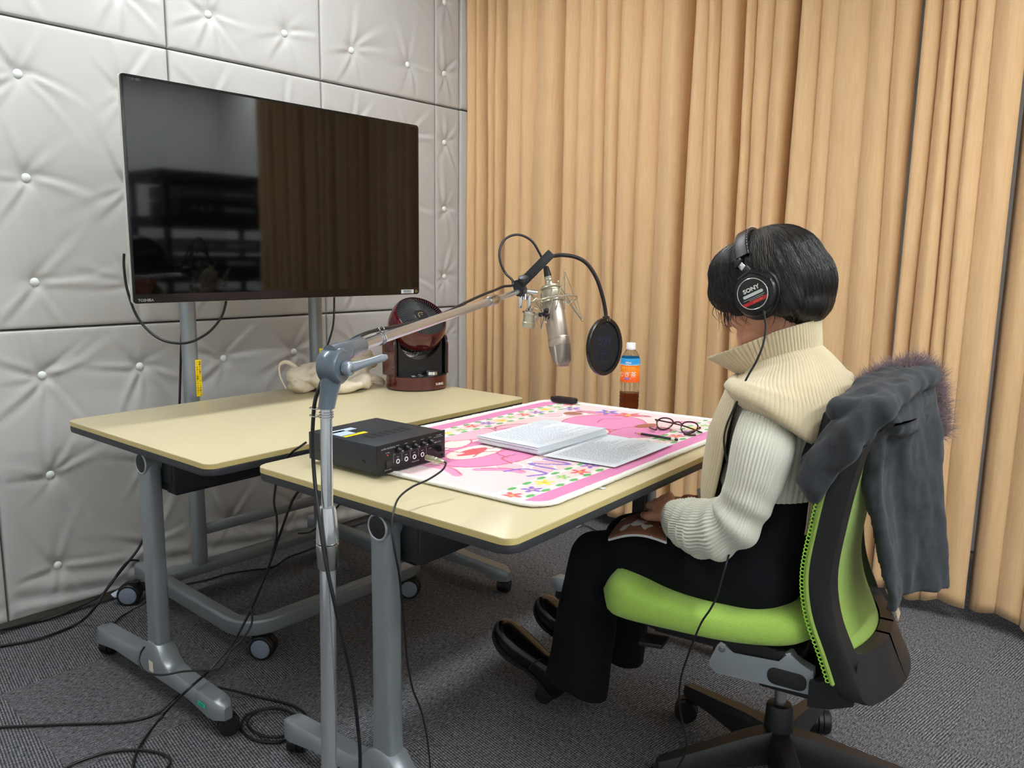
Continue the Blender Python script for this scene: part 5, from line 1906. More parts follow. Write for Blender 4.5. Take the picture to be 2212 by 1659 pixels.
OUT = outline(0.222, 0.228, 0.352, 0.900, 0.06)
fr = []
for (y, z) in OUT:
    wb = 0.040 + 0.055 * max(0, (0.50 - z) / 0.15) ** 1.2 * (1 if z < 0.5 else 0)
    cy, cz_ = y * 0.0, 0.68
    iy = y * max(0.2, (abs(y) - 0.040) / max(abs(y), 1e-6)) if abs(y) > 0.06 else y * 0.8
    iz = z
    if z < 0.50:
        iz = z + (0.085 * ((0.50 - z) / 0.148))
    if z > 0.90:
        iz = z - 0.05 * ((z - 0.90) / 0.085)
    fr.append(((y, z), (iy, iz)))
rings = []
for (o_, i_) in fr:
    rings.append([bpos(o_[0], o_[1], 0.012), bpos(o_[0] * 0.995, o_[1], 0.006), bpos(i_[0], i_[1], 0.010), bpos(i_[0], i_[1], 0.036), bpos(o_[0] * 0.98, o_[1], 0.048), bpos(o_[0], o_[1], 0.042)])
MB().loft(rings, closed=True).build('back_frame', M_BLACKP, ch, angle=40)
# the mesh skin
nu, nv = 30, 46
msh = MB()


def skin(u, v):
    z = 0.385 + (0.890 - 0.385) * v
    w = 0.222 if z < 0.7 else 0.226
    for zz, s in ((0.30, 1), (0.900, -1)):
        d = (z - zz) * s
        if d < 0.07:
            w = w - 0.07 + math.sqrt(max(0, 0.07 ** 2 - (0.07 - d) ** 2))
    return bpos(-w + 2 * w * u, z, 0.001)


msh.grid(skin, nu, nv)
o = msh.build('back_mesh', M_GMESH, ch, angle=None)
sl = o.modifiers.new('t', 'SOLIDIFY')
sl.thickness = 0.004
# looped mesh edge along the side facing forward
for sgn in (1, -1):
    ed = MB()
    for k in range(57):
        z = 0.395 + 0.0080 * k
        p = bpos(sgn * 0.224, z, -0.002)
        q = bpos(sgn * 0.224, z + .008, -0.002)
        ed.torus(p, (0, 1, 0), 0.0040, 0.0013, 10, 5, x=q - p, ry=0.0040)
    o = ed.build('mesh_edge', mat('green_edge', '#9bd23f', rough=0.6, var=0.1, vscale=200), ch)
    o['kind'] = 'stuff'
    MB().tube([bpos(sgn * 0.224, 0.39 + 0.46 * i / 30, 0.006) for i in range(31)], 0.0045, 8).build('edge_piping', M_GMESH, ch)
# under-seat mechanism
MB().box((0.03, 0, 0.335), (0.24, 0.12, 0.085), bev=0.012).build('mechanism', M_BLACKP, ch)
MB().box((-0.06, 0, 0.335), (0.16, 0.34, 0.05), bev=0.012).build('tilt_yoke', M_BLACKP, ch)
for sgn in (1, -1):
    poly = [(0.115, 0.318), (0.118, 0.330), (0.102, 0.372), (0.094, 0.382), (0.082, 0.378), (0.066, 0.360), (-0.030, 0.368), (-0.038, 0.392), (-0.050, 0.398), (-0.066, 0.376), (-0.095, 0.372), (-0.100, 0.316), (0.100, 0.306)]
    poly = [(x, z + 0.020) for x, z in poly[::-1]]
    Mx = Matrix(((1, 0, 0, 0), (0, 0, 1, sgn * 0.180), (0, 1, 0, 0), (0, 0, 0, 1)))
    p_ = MB().prism(poly, -0.012, 0.012, bev=0.004, M=Mx).build('side_plate', M_SILVERL, ch)
    Mx2 = frame((-0.045, sgn * 0.1925, 0.358), (0, sgn, 0), (1, 0, 0))
    MB().prism(rrect(0.078, 0.036, 0.015, 5), -0.001, 0.0012, bev=0.0008, M=Mx2).build('plate_recess', M_INK, p_)
    MB().lathe([(0.0075, 0), (0.0075, 0.002), (0.004, 0.0025), (0.0035, 0.0008), (0.0002, 0.0008)], 20, frame((0.090, sgn * 0.192, 0.386), (0, sgn, 0))).build('pivot_bolt', M_STEEL, p_)
    # lower end of the back frame
    b = MB()
    b.loft([[Vector((x, y, z)) for y, z in ((sgn * .165, zb), (sgn * .205, zb), (sgn * .205, zt), (sgn * .165, zt))] for x, zb, zt in ((-0.09, .318, .372), (-0.13, .325, .385), (-0.175, .345, .43))])
    b.build('frame_arm', M_BLACKP, ch)
MB().box((0.20, 0.185, 0.385), (0.055, 0.05, 0.010), bev=0.002, M=Matrix.Rotation(0.12, 4, 'Y')).build('height_paddle', M_BLACKP, ch)
MB().box((0, 0, 0), (0.002, 0.045, 0.04), M=Matrix.Translation(bpos(-0.10, 0.44, 0.049)) @ Matrix.Rotation(0.35, 4, 'Y')).build('maker_label', mat('label_tan', '#b9a58c', rough=0.6), ch)
# column and five-star base
MB().cyl((0, 0, 0.14), (0, 0, 0.32), 0.0135, 28).build('gas_column', M_STEEL, ch)
MB().lathe([(0.030, 0.055), (0.034, 0.07), (0.034, 0.10), (0.030, 0.185), (0.026, 0.192), (0.020, 0.194)], 36).build('hub', M_BLACKP, ch)
for k in range(5):
    wa = deg(162) + 2 * PI * k / 5                # world angle of the arm
    la = wa - CYAW
    d = Vector((math.cos(la), math.sin(la), 0))
    sd_ = Vector((-d.y, d.x, 0))
    rings = []
    for t, w, zt, zb in ((0.0, .030, .135, .058), (0.08, .026, .128, .060), (0.2, .0225, .108, .068), (0.285, .020, .094, .066), (0.30, .012, .090, .070)):
        c = d * t
        rings.append([c - sd_ * w + Vector((0, 0, zb)), c + sd_ * w + Vector((0, 0, zb)), c + sd_ * w + Vector((0, 0, zt - .02)), c + sd_ * (w * .62) + Vector((0, 0, zt)), c - sd_ * (w * .62) + Vector((0, 0, zt)), c - sd_ * w + Vector((0, 0, zt - .02))])
    MB().loft(rings).build('base_arm', mat('base_black', '#1c1c1e', rough=0.38, var=0.08), ch, angle=30)
    e = d * 0.275
    caster(ch, e.x, e.y, (deg(205), deg(150), deg(60), deg(10), deg(300))[k] - CYAW, r=0.029, w=0.020, gap=0.010, z_top=0.068)

# ------------------------------------------------------------------ jacket draped over the backrest
def lerp3(a, b, t):
    return Vector(a).lerp(Vector(b), t)


jb = MB()
BLc, BRc = Vector((-0.4189, 1.6000, 0.5250)), Vector((-0.3509, 1.8400, 0.5303))
TLc, TRc = Vector((-0.4543, 1.5350, 0.9342)), Vector((-0.4245, 1.8400, 0.9852))
rs = np.random.RandomState(2)


def rear(u, v, off):
    top = TLc.lerp(TRc, u)
    bot = BLc.lerp(BRc, u)
    p = top.lerp(bot, v)
    p.z += 0.035 * (1 - u) * (v ** 3) * 0
    nrm = Vector((0.93, -0.33, 0))
    wav = 0.013 * math.sin(u * 9 + 1.0) * (0.3 + v) + 0.008 * (1 - abs(math.sin(u * 8 + 2 + v * 0.8))) ** 2
    belly = -0.05 * math.sin(PI * min(1, v * 1.1)) * (1 - u) ** 2
    side = 0.035 * math.sin(PI * v) * (1 - u) ** 3
    p = p + nrm * (wav + belly + off) + Vector((0.25, 0.95, 0)) * side
    return p


n1, n2 = 26, 34
vs, fs = [], []
for off in (0.0, 0.018):
    for j in range(n2):
        for i in range(n1):
            vs.append(rear(i / (n1 - 1), j / (n2 - 1), off))
m_ = n1 * n2
for j in range(n2 - 1):
    for i in range(n1 - 1):
        a = j * n1 + i
        fs.append((a, a + n1, a + n1 + 1, a + 1))
        fs.append((m_ + a, m_ + a + 1, m_ + a + n1 + 1, m_ + a + n1))
for j in range(n2 - 1):
    for i in (0, n1 - 1):
        a, b = j * n1 + i, (j + 1) * n1 + i
        fs.append((a, b, m_ + b, m_ + a) if i else (a, m_ + a, m_ + b, b))
for i in range(n1 - 1):
    for j in (0, n2 - 1):
        a, b = j * n1 + i, j * n1 + i + 1
        fs.append((a, m_ + a, m_ + b, b) if j else (a, b, m_ + b, m_ + a))
jb.add(vs, fs)
# fold across the top of the backrest, and the front part hanging on the sitter's side
R0, R1 = Vector((-0.4278, 1.5050, 0.9418)), Vector((-0.4243, 1.8100, 0.9743))
for k in range(27):
    t = k / 26
    p = R0.lerp(R1, t) + Vector((0, 0, 0.012 * math.sin(PI * t)))
    jb.capsule(p + Vector((0.010, 0, -0.004)), p + Vector((-0.06, 0, -0.012)), 0.025, 0.022)
for a, b, r1, r2 in (((-0.4332, 1.5000, 0.9289), (-0.4601, 1.4780, 0.8935), .030, .028), ((-0.4601, 1.4780, 0.8935), (-0.4935, 1.4650, 0.8418), .028, .028), ((-0.4935, 1.4650, 0.8418), (-0.5162, 1.4580, 0.7988), .028, .026), ((-0.4426, 1.4900, 0.9030), (-0.4794, 1.4620, 0.8362), .024, .024), ((-0.4804, 1.4900, 0.8884), (-0.5245, 1.4750, 0.8253), .022, .020), ((-0.4516, 1.4700, 0.8702), (-0.4985, 1.4550, 0.7851), .018, .018), ((-0.5356, 1.4600, 0.7899), (-0.5061, 1.4550, 0.7718), .014, .014),
                     ((-0.4296, 1.4900, 0.9222), (-0.4351, 1.5000, 0.8722), .020, .010), ((-0.4358, 1.6400, 0.9178), (-0.4169, 1.7800, 0.9237), .024, .022), ((-0.4305, 1.6600, 0.8906), (-0.4175, 1.7800, 0.8814), .026, .024), ((-0.4369, 1.7000, 0.8875), (-0.4182, 1.8000, 0.8833), .024, .022), ((-0.4238, 1.6200, 0.8921), (-0.4193, 1.7000, 0.8862), .022, .022), ((-0.4319, 1.6000, 0.9057), (-0.4124, 1.7200, 0.8958), .020, .018), ((-0.4234, 1.6800, 0.8952), (-0.4080, 1.7900, 0.8961), .018, .018),
                     ((-0.4883, 1.6000, 0.9114), (-0.4517, 1.5600, 0.9311), .03, .03)):
    jb.capsule(a, b, r1, r2)


def jdisp(co, no):
    out = np.zeros(len(co), 'f')
    for i, p in enumerate(co):
        out[i] = 0.011 * mnoise.noise(Vector((p[0] * 22, p[1] * 22, p[2] * 6))) + 0.004 * mnoise.noise(Vector((p[0] * 50, p[1] * 50, p[2] * 24)))
    return out


jme = remesh(jb, 0.0050, 4, disp=jdisp)
jk_ = thing('draped_jacket', 'dark grey jacket with a fur-trimmed hood draped over the chair back', 'jacket', (-0.42, 1.66, 0.55))
M_JKT = mat('wool_grey', '#2b2d31', rough=0.9, var=0.42, vscale=120, bump=0.35, bscale=500, sheen=0.08)
link('jacket_shell', jme, M_JKT, jk_, angle=None, world=True)
lining = MB()
lining.capsule((-0.5186, 1.5500, 0.8912), (-0.5368, 1.5150, 0.8247), 0.030, 0.022)
lining.capsule((-0.4905, 1.5800, 0.9093), (-0.5186, 1.5500, 0.8912), 0.030, 0.030)
lining.capsule((-0.4890, 1.5200, 0.8687), (-0.5126, 1.5000, 0.8136), 0.022, 0.022)
link('jacket_lining', remesh(lining, 0.006, 4), mat('lining_black', '#15161a', rough=0.7), jk_, angle=None, world=True)
# fur trim
fur = MB()
rs = random.Random(6)
fp = smooth_path([(-0.5317, 1.7000, 0.9131), (-0.5126, 1.7200, 0.9456), (-0.4864, 1.7400, 0.9689), (-0.4597, 1.7700, 0.9834), (-0.4322, 1.8000, 0.9902), (-0.4130, 1.8400, 0.9665), (-0.4042, 1.8600, 0.9273), (-0.3983, 1.8700, 0.8761), (-0.3946, 1.8700, 0.8358)], 12)
for k in range(5200):
    i = rs.randrange(len(fp) - 1)
    p = fp[i].lerp(fp[i + 1], rs.random()) + Vector((rs.gauss(0, .006), rs.gauss(0, .010), rs.gauss(0, .006)))
    tt = i / (len(fp) - 1)
    base_d = Vector((-0.45 + 1.0 * tt, 0.2, 0.95 - 0.65 * tt))
    d = (base_d + Vector((rs.gauss(0, .38), rs.gauss(0, .38), rs.gauss(0, .38)))).normalized()
    L = rs.uniform(0.018, 0.042)
    w = d.orthogonal().normalized() * rs.uniform(0.00022, 0.00045)
    bend = Vector((rs.gauss(0, .3), rs.gauss(0, .3), -0.25)) * L * 0.35
    m1 = p + d * L * 0.55
    tip = p + d * L + bend
    fur.add([p - w, p + w, m1 + w * 0.7 + bend * .3, m1 - w * 0.7 + bend * .3, tip], [(0, 1, 2, 3), (3, 2, 4)])
fo = fur.build('fur_trim', mat('fur_mauve', '#6b5558', rough=0.7, var=0.35, vscale=60, sheen=0.4), jk_, smooth=False, world=True, label='mauve-brown fur trim of the hood')
fo['kind'] = 'stuff'


# ------------------------------------------------------------------ seated person
person = thing('person', 'person in a cream knit vest and white sweater sitting bent over the table', 'person', (-0.64, 1.66, 0.0))
M_SKIN = mat('skin', '#c69073', rough=0.5, var=0.06, vscale=25, spec=0.4)
MATS['skin'].node_tree.nodes['Principled BSDF'].inputs['Subsurface Weight'].default_value = 0.08
MATS['skin'].node_tree.nodes['Principled BSDF'].inputs['Subsurface Radius'].default_value = (0.012, 0.005, 0.003)
PY = 1.655
yawp = deg(5)
F0 = Vector((-math.cos(yawp), -math.sin(yawp), 0))
Lf = Vector((math.sin(yawp), -math.cos(yawp), 0))           # towards the person's left
UPZ = Vector((0, 0, 1))
bow = deg(27)
hf = F0 * math.cos(bow) - UPZ * math.sin(bow)
hu = UPZ * math.cos(bow) + F0 * math.sin(bow)
HC = Vector((-0.700, 1.645, 1.142))


def H(f, l, u):
    return HC + hf * f + Lf * l + hu * u


HR3 = Matrix((hf, Lf, hu)).transposed().to_4x4()

# ---- body: one continuous skin surface
bd_ = MB()


def ell(c, r, M=HR3):
    bd_.sphere(c, r, 26, 16, M)


ell(H(-0.008, 0, 0.022), (0.092, 0.072, 0.082))
ell(H(0.036, 0, -0.030), (0.064, 0.062, 0.072))
ell(H(0.058, 0, -0.074), (0.048, 0.047, 0.040))
ell(H(0.092, 0, -0.098), (0.020, 0.024, 0.018))
ell(H(0.074, 0, 0.030), (0.020, 0.048, 0.030))
ell(H(0.064, 0.040, -0.034), (0.030, 0.024, 0.026))
ell(H(0.064, -0.040, -0.034), (0.030, 0.024, 0.026))
bd_.capsule(H(0.092, 0, 0.008), H(0.114, 0, -0.030), 0.007, 0.0105)
for s in (-1, 1):
    bd_.capsule(H(0.098, s * 0.009, -0.033), H(0.100, s * 0.010, -0.032), 0.0065, 0.006)
bd_.capsule(H(0.086, -0.016, -0.064), H(0.086, 0.016, -0.064), 0.008, 0.008)
for s in (-1, 1):
    ell(H(-0.012, s * 0.074, -0.012), (0.016, 0.007, 0.028))
NB = Vector((-0.652, 1.650, 0.965))
bd_.capsule(H(-0.015, 0, -0.060), NB, 0.050, 0.056)
# trunk and limbs (under the clothes)
bd_.capsule(NB, (-0.64, PY, 0.80), 0.06, 0.072)
bd_.capsule((-0.64, PY, 0.80), (-0.65, PY, 0.58), 0.072, 0.075)
SHL, ELL, WRL = Vector((-0.6285, 1.5000, 0.8916)), Vector((-0.6503, 1.4450, 0.6693)), Vector((-0.8432, 1.5250, 0.6327))
SHR, ELR, WRR = SHL + Vector((-0.03, 0.31, 0.0)), Vector((-0.66, 1.87, 0.66)), Vector((-0.8966, 1.7350, 0.6023))
for a, b, c in ((SHL, ELL, WRL), (SHR, ELR, WRR)):
    bd_.capsule(NB + Vector((0.02, 0, -0.06)), a + Vector((0, 0, -0.02)), 0.045, 0.030)
    bd_.capsule(a + Vector((0, 0, -0.02)), b, 0.030, 0.028)
    bd_.capsule(b, c, 0.028, 0.020)
HIPL, KNL, ANL = Vector((-0.65, 1.565, 0.55)), Vector((-1.052, 1.545, 0.480)), Vector((-1.168, 1.566, 0.118))
HIPR, KNR, ANR = Vector((-0.67, 1.745, 0.55)), Vector((-1.075, 1.735, 0.472)), Vector((-1.185, 1.765, 0.118))
for a, b, c in ((HIPL, KNL, ANL), (HIPR, KNR, ANR)):
    bd_.capsule((-0.65, PY, 0.58), a, 0.07, 0.065)
    bd_.capsule(a, b, 0.06, 0.045)
    bd_.capsule(b, c, 0.042, 0.028)


def hand(wr, palm_dir, finger_dir, up_, spread, thumb_side, curl):
    """palm plus five curled fingers"""
    pd_ = Vector(palm_dir).normalized()
    u_ = Vector(up_)
    u_ = (u_ - pd_ * u_.dot(pd_)).normalized()
    s_ = pd_.cross(u_)
    pc_ = wr + pd_ * 0.045
    bd_.capsule(wr, wr + pd_ * 0.02, 0.021, 0.022)
    for q in (-1.5, -0.5, 0.5, 1.5):
        bd_.capsule(wr + pd_ * 0.012 + s_ * q * 0.009, wr + pd_ * 0.078 + s_ * q * 0.0165, 0.0125, 0.0105)
    fl_ = (0.058, 0.070, 0.066, 0.050)
    for i, q in enumerate((-1.5, -0.5, 0.5, 1.5)):
        k0 = wr + pd_ * (0.080 - abs(q) * 0.003) + s_ * q * 0.0170
        d = pd_
        L = fl_[i]
        ang = 0.0
        p = k0
        for seg, fr__ in enumerate((0.45, 0.30, 0.25)):
            ang += curl[seg] + 0.06 * i
            dd = pd_ * math.cos(ang) - u_ * math.sin(ang) + s_ * q * 0.03
            e = p + dd * L * fr__
            bd_.capsule(p, e, 0.0092 - seg * 0.0010, 0.0086 - seg * 0.0010, 12)
            p = e
    t0 = wr + pd_ * 0.022 + s_ * thumb_side * 0.020
    t1_ = t0 + pd_ * 0.030 + s_ * thumb_side * 0.024 - u_ * 0.006
    t2_ = t1_ + pd_ * 0.027 + s_ * thumb_side * 0.004 - u_ * 0.010
    bd_.capsule(t0, t1_, 0.0135, 0.0105, 12)
    bd_.capsule(t1_, t2_, 0.0100, 0.0085, 12)


hand(WRL, (-0.72, 0.60, 0.16), None, (-0.25, -0.45, 1.0), 0, -1, (0.50, 0.75, 0.55))
hand(WRR, (-0.40, -0.80, 0.18), None, (-0.30, 0.15, 1.0), 0, 1, (0.35, 0.60, 0.50))
bme = remesh(bd_, 0.0032, 4, 0.5)
link('body', bme, M_SKIN, person, angle=None, world=True)
# face details
M_EYEW = mat('eye_white', '#e9e4de', rough=0.25, var=0)
M_LIP = mat('lip', '#b0625a', rough=0.45)
for s in (-1, 1):
    e = MB().sphere(H(0.078, s * 0.031, 0.004), 0.0115, 16, 10).build('eye', M_EYEW, person, world=True)
    MB().sphere(H(0.0868, s * 0.031, 0.001), 0.0050, 12, 8).build('iris', M_INK, e, world=True)
    MB().tube(smooth_path([H(0.086, s * 0.016, 0.022), H(0.090, s * 0.032, 0.027), H(0.078, s * 0.048, 0.022)], 5), 0.0026, 6).build('eyebrow', M_INK, person, world=True)
MB().tube(smooth_path([H(0.083, -0.020, -0.065), H(0.0935, 0, -0.063), H(0.083, 0.020, -0.065)], 6), [0.002] + [0.0042] * 11 + [0.002], 8).build('lips', M_LIP, person, world=True)

# ---- hair: short bob
hb_ = MB()


def hell(f, l, u, rf, rl, ru):
    hb_.sphere(H(f, l, u), (rf, rl, ru), 28, 18, HR3)


hell(-0.018, 0, 0.034, 0.113, 0.093, 0.094)
hell(-0.055, 0, -0.006, 0.082, 0.087, 0.086)
hell(-0.056, 0, -0.052, 0.060, 0.076, 0.052)
hell(0.052, 0.0, 0.048, 0.060, 0.078, 0.050)
hell(0.036, 0.0, 0.066, 0.074, 0.078, 0.058)
hell(0.075, 0.038, 0.026, 0.038, 0.034, 0.040)
hell(0.075, -0.038, 0.026, 0.038, 0.034, 0.040)
hell(0.102, 0.0, 0.034, 0.022, 0.050, 0.034)
for s in (-1, 1):
    hell(0.050, s * 0.068, 0.006, 0.032, 0.014, 0.040)
    hell(-0.040, s * 0.074, -0.030, 0.045, 0.016, 0.045)
crown = H(-0.030, 0, 0.118)


def hdisp(co, no):
    out = np.zeros(len(co), 'f')
    for i, p in enumerate(co):
        v = Vector(p) - HC
        a = math.atan2(v.dot(Lf), v.dot(hf))
        h = v.dot(hu)
        r = max(0.02, math.hypot(v.dot(Lf), v.dot(hf)))
        amp = min(1.0, r / 0.06)
        out[i] = amp * (0.0022 * mnoise.noise(Vector((a * 14, h * 5, 1.0))) + 0.0014 * mnoise.noise(Vector((a * 38, h * 7, 3.0))))
    return out


hme = remesh(hb_, 0.0034, 5, disp=hdisp)
M_HAIR = mat('black_hair', '#120f0e', rough=0.42, var=0.25, vscale=60, spec=0.5)
hair = link('hair', hme, M_HAIR, person, angle=None, world=True)
from mathutils.bvhtree import BVHTree
bvh = BVHTree.FromPolygons([v.co.copy() for v in hme.vertices], [tuple(p.vertices) for p in hme.polygons])
rs = random.Random(12)
st_ = MB()
for k in range(2000):
    a = rs.uniform(0, 2 * PI)
    t0 = rs.uniform(0.08, 1.5)
    t1_ = t0 + rs.uniform(0.6, 1.5)
    pts = []
    sw = rs.uniform(-0.25, 0.25)
    for q in range(9):
        t = t0 + (t1_ - t0) * q / 8
        # polar angle from the crown, tilted back
        aa = a + sw * (t - t0)
        d = hu * math.cos(t) + (hf * math.cos(aa) + Lf * math.sin(aa)) * math.sin(t)
        if t > 2.4:
            break
        o0 = H(-0.025, 0, 0.02)
        hit, nrm, idx, dist = bvh.ray_cast(o0 + d * 0.4, -d, 0.4)
        if hit is None:
            break
        pts.append(hit + nrm * (0.0006 + 0.0018 * rs.random() * (q / 8)))
    if len(pts) > 4:
        if rs.random() < 0.12:
            pts.append(pts[-1] + (pts[-1] - pts[-2]) * 0.7 + Vector((0, 0, -0.004)))
        st_.tube(pts, [0.0007 * (1 - 0.75 * i / (len(pts) - 1)) for i in range(len(pts))], 4, cap=False)
# loose front locks and nape wisps
for k in range(110):
    if k < 70:
        f, l, u = rs.uniform(0.02, 0.105), rs.uniform(0.055, 0.078), rs.uniform(-0.02, 0.03)
        l *= 1.0 if f < 0.08 else 0.8
        p = H(f, l, u)
        pts = [p, p + Vector((0.006 * rs.uniform(-1, 1.5), 0, -0.022)), p + Vector((0.012 * rs.uniform(-.2, 2.2), 0, -0.022 - rs.uniform(.006, .022)))]
    else:
        f, l, u = rs.uniform(-0.075, -0.005), rs.uniform(-0.05, 0.072), -0.055 - rs.uniform(0, .02)
        p = H(f, l, u)
        pts = [p, p + Vector((-0.002, rs.uniform(-.003, .003), -0.016)), p + Vector((-0.008, rs.uniform(-.006, .006), -0.030))]
    st_.tube(smooth_path(pts, 4), [0.0010 * (1 - 0.8 * i / 8) for i in range(9)], 4, cap=False)
so = st_.build('hair_strands', mat('hair_strand', '#1b1613', rough=0.32, var=0.3, vscale=90, spec=0.6), hair, angle=None, world=True)
so['kind'] = 'stuff'
gs = MB()
for k in range(22):
    a = rs.gauss(2.1, 0.4)
    t0 = rs.uniform(0.15, 0.9)
    pts = []
    for q in range(9):
        t = t0 + 1.0 * q / 8
        aa = a - 0.35 * (t - t0)
        d = hu * math.cos(t) + (hf * math.cos(aa) + Lf * math.sin(aa)) * math.sin(t)
        hit, nrm, idx, dist = bvh.ray_cast(H(-0.025, 0, 0.02) + d * 0.4, -d, 0.4)
        if hit is None:
            break
        pts.append(hit + nrm * 0.0022)
    if len(pts) > 5:
        gs.tube(pts, 0.00030, 4, cap=False)
so = gs.build('grey_strands', mat('hair_grey', '#5c554e', rough=0.35, var=0.3, vscale=90), hair, angle=None, world=True)
so['kind'] = 'stuff'

# ---- sweater: ribbed sleeves and trunk
M_SWEAT = mat('sweater_white', '#d2d0c1', rough=0.85, var=0.04, vscale=40, bump=0.25, bscale=900, sheen=0.3)
M_VEST = mat('vest_cream', '#c8b897', rough=0.9, var=0.05, vscale=40, bump=0.35, bscale=800, sheen=0.3)


def ribbed_tube(path, radii, nribs, amp, up, seg=6, folds=None, flat=None, cap=False):
    P = smooth_path(path, 14)
    N = len(P)
    kx = np.linspace(0, 1, len(radii))
    ns = nribs * seg
    T = [(P[min(i + 1, N - 1)] - P[max(i - 1, 0)]).normalized() for i in range(N)]
    x = Vector(up)
    rings = []
    for i in range(N):
        t = i / (N - 1)
        x = (x - T[i] * x.dot(T[i])).normalized()
        y = T[i].cross(x)
        R = smooth_interp(list(kx), list(radii), t)
        ring = []
        for k in range(ns):
            a = 2 * PI * k / ns
            r = R + amp * math.cos(nribs * a)
            if folds:
                r += folds(t, a)
            ring.append(P[i] + x * (r * math.cos(a)) + y * (r * math.sin(a)))
        rings.append(ring)
    return rings


def fold_l(t, a):
    w = 0.0
    # gathered folds at the elbow and down to the cuff
    w += 0.0065 * math.exp(-((t - 0.58) / 0.16) ** 2) * math.sin(62 * t + 1.6 * math.cos(a - 0.5)) * (0.5 + 0.5 * math.cos(a + 0.9))
    w += 0.0045 * math.exp(-((t - 0.84) / 0.10) ** 2) * math.sin(75 * t + 1.2 * math.sin(a))
    w += 0.004 * math.sin(2 * a + 5 * t) + 0.003 * math.sin(13 * t + a)
    return w


PL = [(-0.6360, 1.5850, 0.9026), (-0.6296, 1.5250, 0.8782), (-0.6254, 1.4800, 0.8341), (-0.6277, 1.4570, 0.7767), (-0.6360, 1.4480, 0.7295), (-0.6563, 1.4470, 0.6857), (-0.7021, 1.4550, 0.6589), (-0.7509, 1.4750, 0.6460), (-0.7992, 1.5000, 0.6343), (-0.8332, 1.5180, 0.6303)]
rl = ribbed_tube(PL, [0.040, 0.052, 0.058, 0.055, 0.053, 0.057, 0.060, 0.054, 0.045, 0.036], 52, 0.0018, (0, -1, 0), folds=fold_l)
sl_ = MB().loft(rl, cap=False)
sleeveL = sl_.build('sweater_sleeve', M_SWEAT, person, angle=None, world=True)
md = sleeveL.modifiers.new('t', 'SOLIDIFY')
md.thickness = 0.003
PRr = [SHR + Vector((0.02, -0.04, 0.04)), SHR, SHR.lerp(ELR, .35) + Vector((0, .02, 0)), SHR.lerp(ELR, .75) + Vector((0, .02, 0)), ELR, ELR.lerp(WRR, .3), ELR.lerp(WRR, .65), WRR + (ELR - WRR).normalized() * 0.012]
rr = ribbed_tube(PRr, [0.060, 0.058, 0.054, 0.052, 0.056, 0.055, 0.048, 0.034], 50, 0.0018, (0, 1, 0), folds=fold_l)
sleeveR = MB().loft(rr, cap=False).build('sweater_sleeve', M_SWEAT, person, angle=None, world=True)
md = sleeveR.modifiers.new('t', 'SOLIDIFY')
md.thickness = 0.003
rings = []
for z, cx, rx, ry in ((0.722, -0.648, .114, .170), (0.738, -0.648, .118, .174), (0.78, -0.642, .112, .164), (0.85, -0.636, .112, .164), (0.92, -0.640, .100, .156), (0.97, -0.650, .072, .10), (1.0, -0.655, .060, .066)):
    ring = []
    for k in range(420):
        a = 2 * PI * k / 420
        am = 0.0012 * math.cos(70 * a)
        ring.append(Vector((cx + (rx + am) * math.cos(a), PY + (ry + am) * math.sin(a), z)))
    rings.append(ring)
MB().loft(rings, cap=False).build('sweater_body', M_SWEAT, person, angle=None, world=True)

# ---- vest: ribbed, with dropped shoulders and a tall collar
NRIB = 96
NS = NRIB * 6


def vest_ring(cx, cy, rx, ry, zf, rib=0.003, e=1.0, front=0.0):
    ring = []
    for k in range(NS):
        a = 2 * PI * k / NS                 # 0 = back (+x), pi/2 = far side(+y), pi = front, 3pi/2 = near side
        ca, sa = math.cos(a), math.sin(a)
        r = rib * math.cos(NRIB * a)
        px_ = cx + (rx + r) * math.copysign(abs(ca) ** e, ca)
        py_ = cy + (ry + r) * math.copysign(abs(sa) ** e, sa)
        ring.append(Vector((px_, py_, zf(ca, sa))))
    return ring


VR = []
spec_ = [
    # cx, cy, rx, ry, z(ca,sa), exponent
    (-0.664, 1.650, 0.066, 0.070, lambda c, s: 1.004 + 0.026 * c, 1.0),
    (-0.656, 1.650, 0.080, 0.090, lambda c, s: 0.988 + 0.026 * c - 0.004 * abs(s), 1.0),
    (-0.650, 1.652, 0.100, 0.130, lambda c, s: 0.968 + 0.018 * c, 0.97),
    (-0.640, 1.655, 0.110, 0.172, lambda c, s: 0.955 + 0.000 * c + 0.006 * abs(s), 0.94),
    (-0.632, 1.657, 0.117, 0.196, lambda c, s: 0.936 - 0.022 * c + 0.022 * abs(s) ** 3, 0.90),
    (-0.630, 1.658, 0.122, 0.209, lambda c, s: 0.910 - 0.046 * c + 0.034 * abs(s) ** 3, 0.88),
    (-0.630, 1.658, 0.124, 0.214, lambda c, s: 0.896 - 0.058 * c + 0.036 * abs(s) ** 3, 0.88),
    (-0.630, 1.658, 0.124, 0.209, lambda c, s: 0.892 - 0.060 * c + 0.034 * abs(s) ** 3, 0.88),
    (-0.632, 1.658, 0.126, 0.180, lambda c, s: 0.902 - 0.050 * c, 0.88),
    (-0.648, 1.658, 0.142, 0.172, lambda c, s: 0.840, 0.9),
    (-0.662, 1.658, 0.140, 0.172, lambda c, s: 0.760, 0.9),
    (-0.668, 1.658, 0.138, 0.172, lambda c, s: 0.690, 0.9),
    (-0.668, 1.658, 0.136, 0.172, lambda c, s: 0.650, 0.9),
]
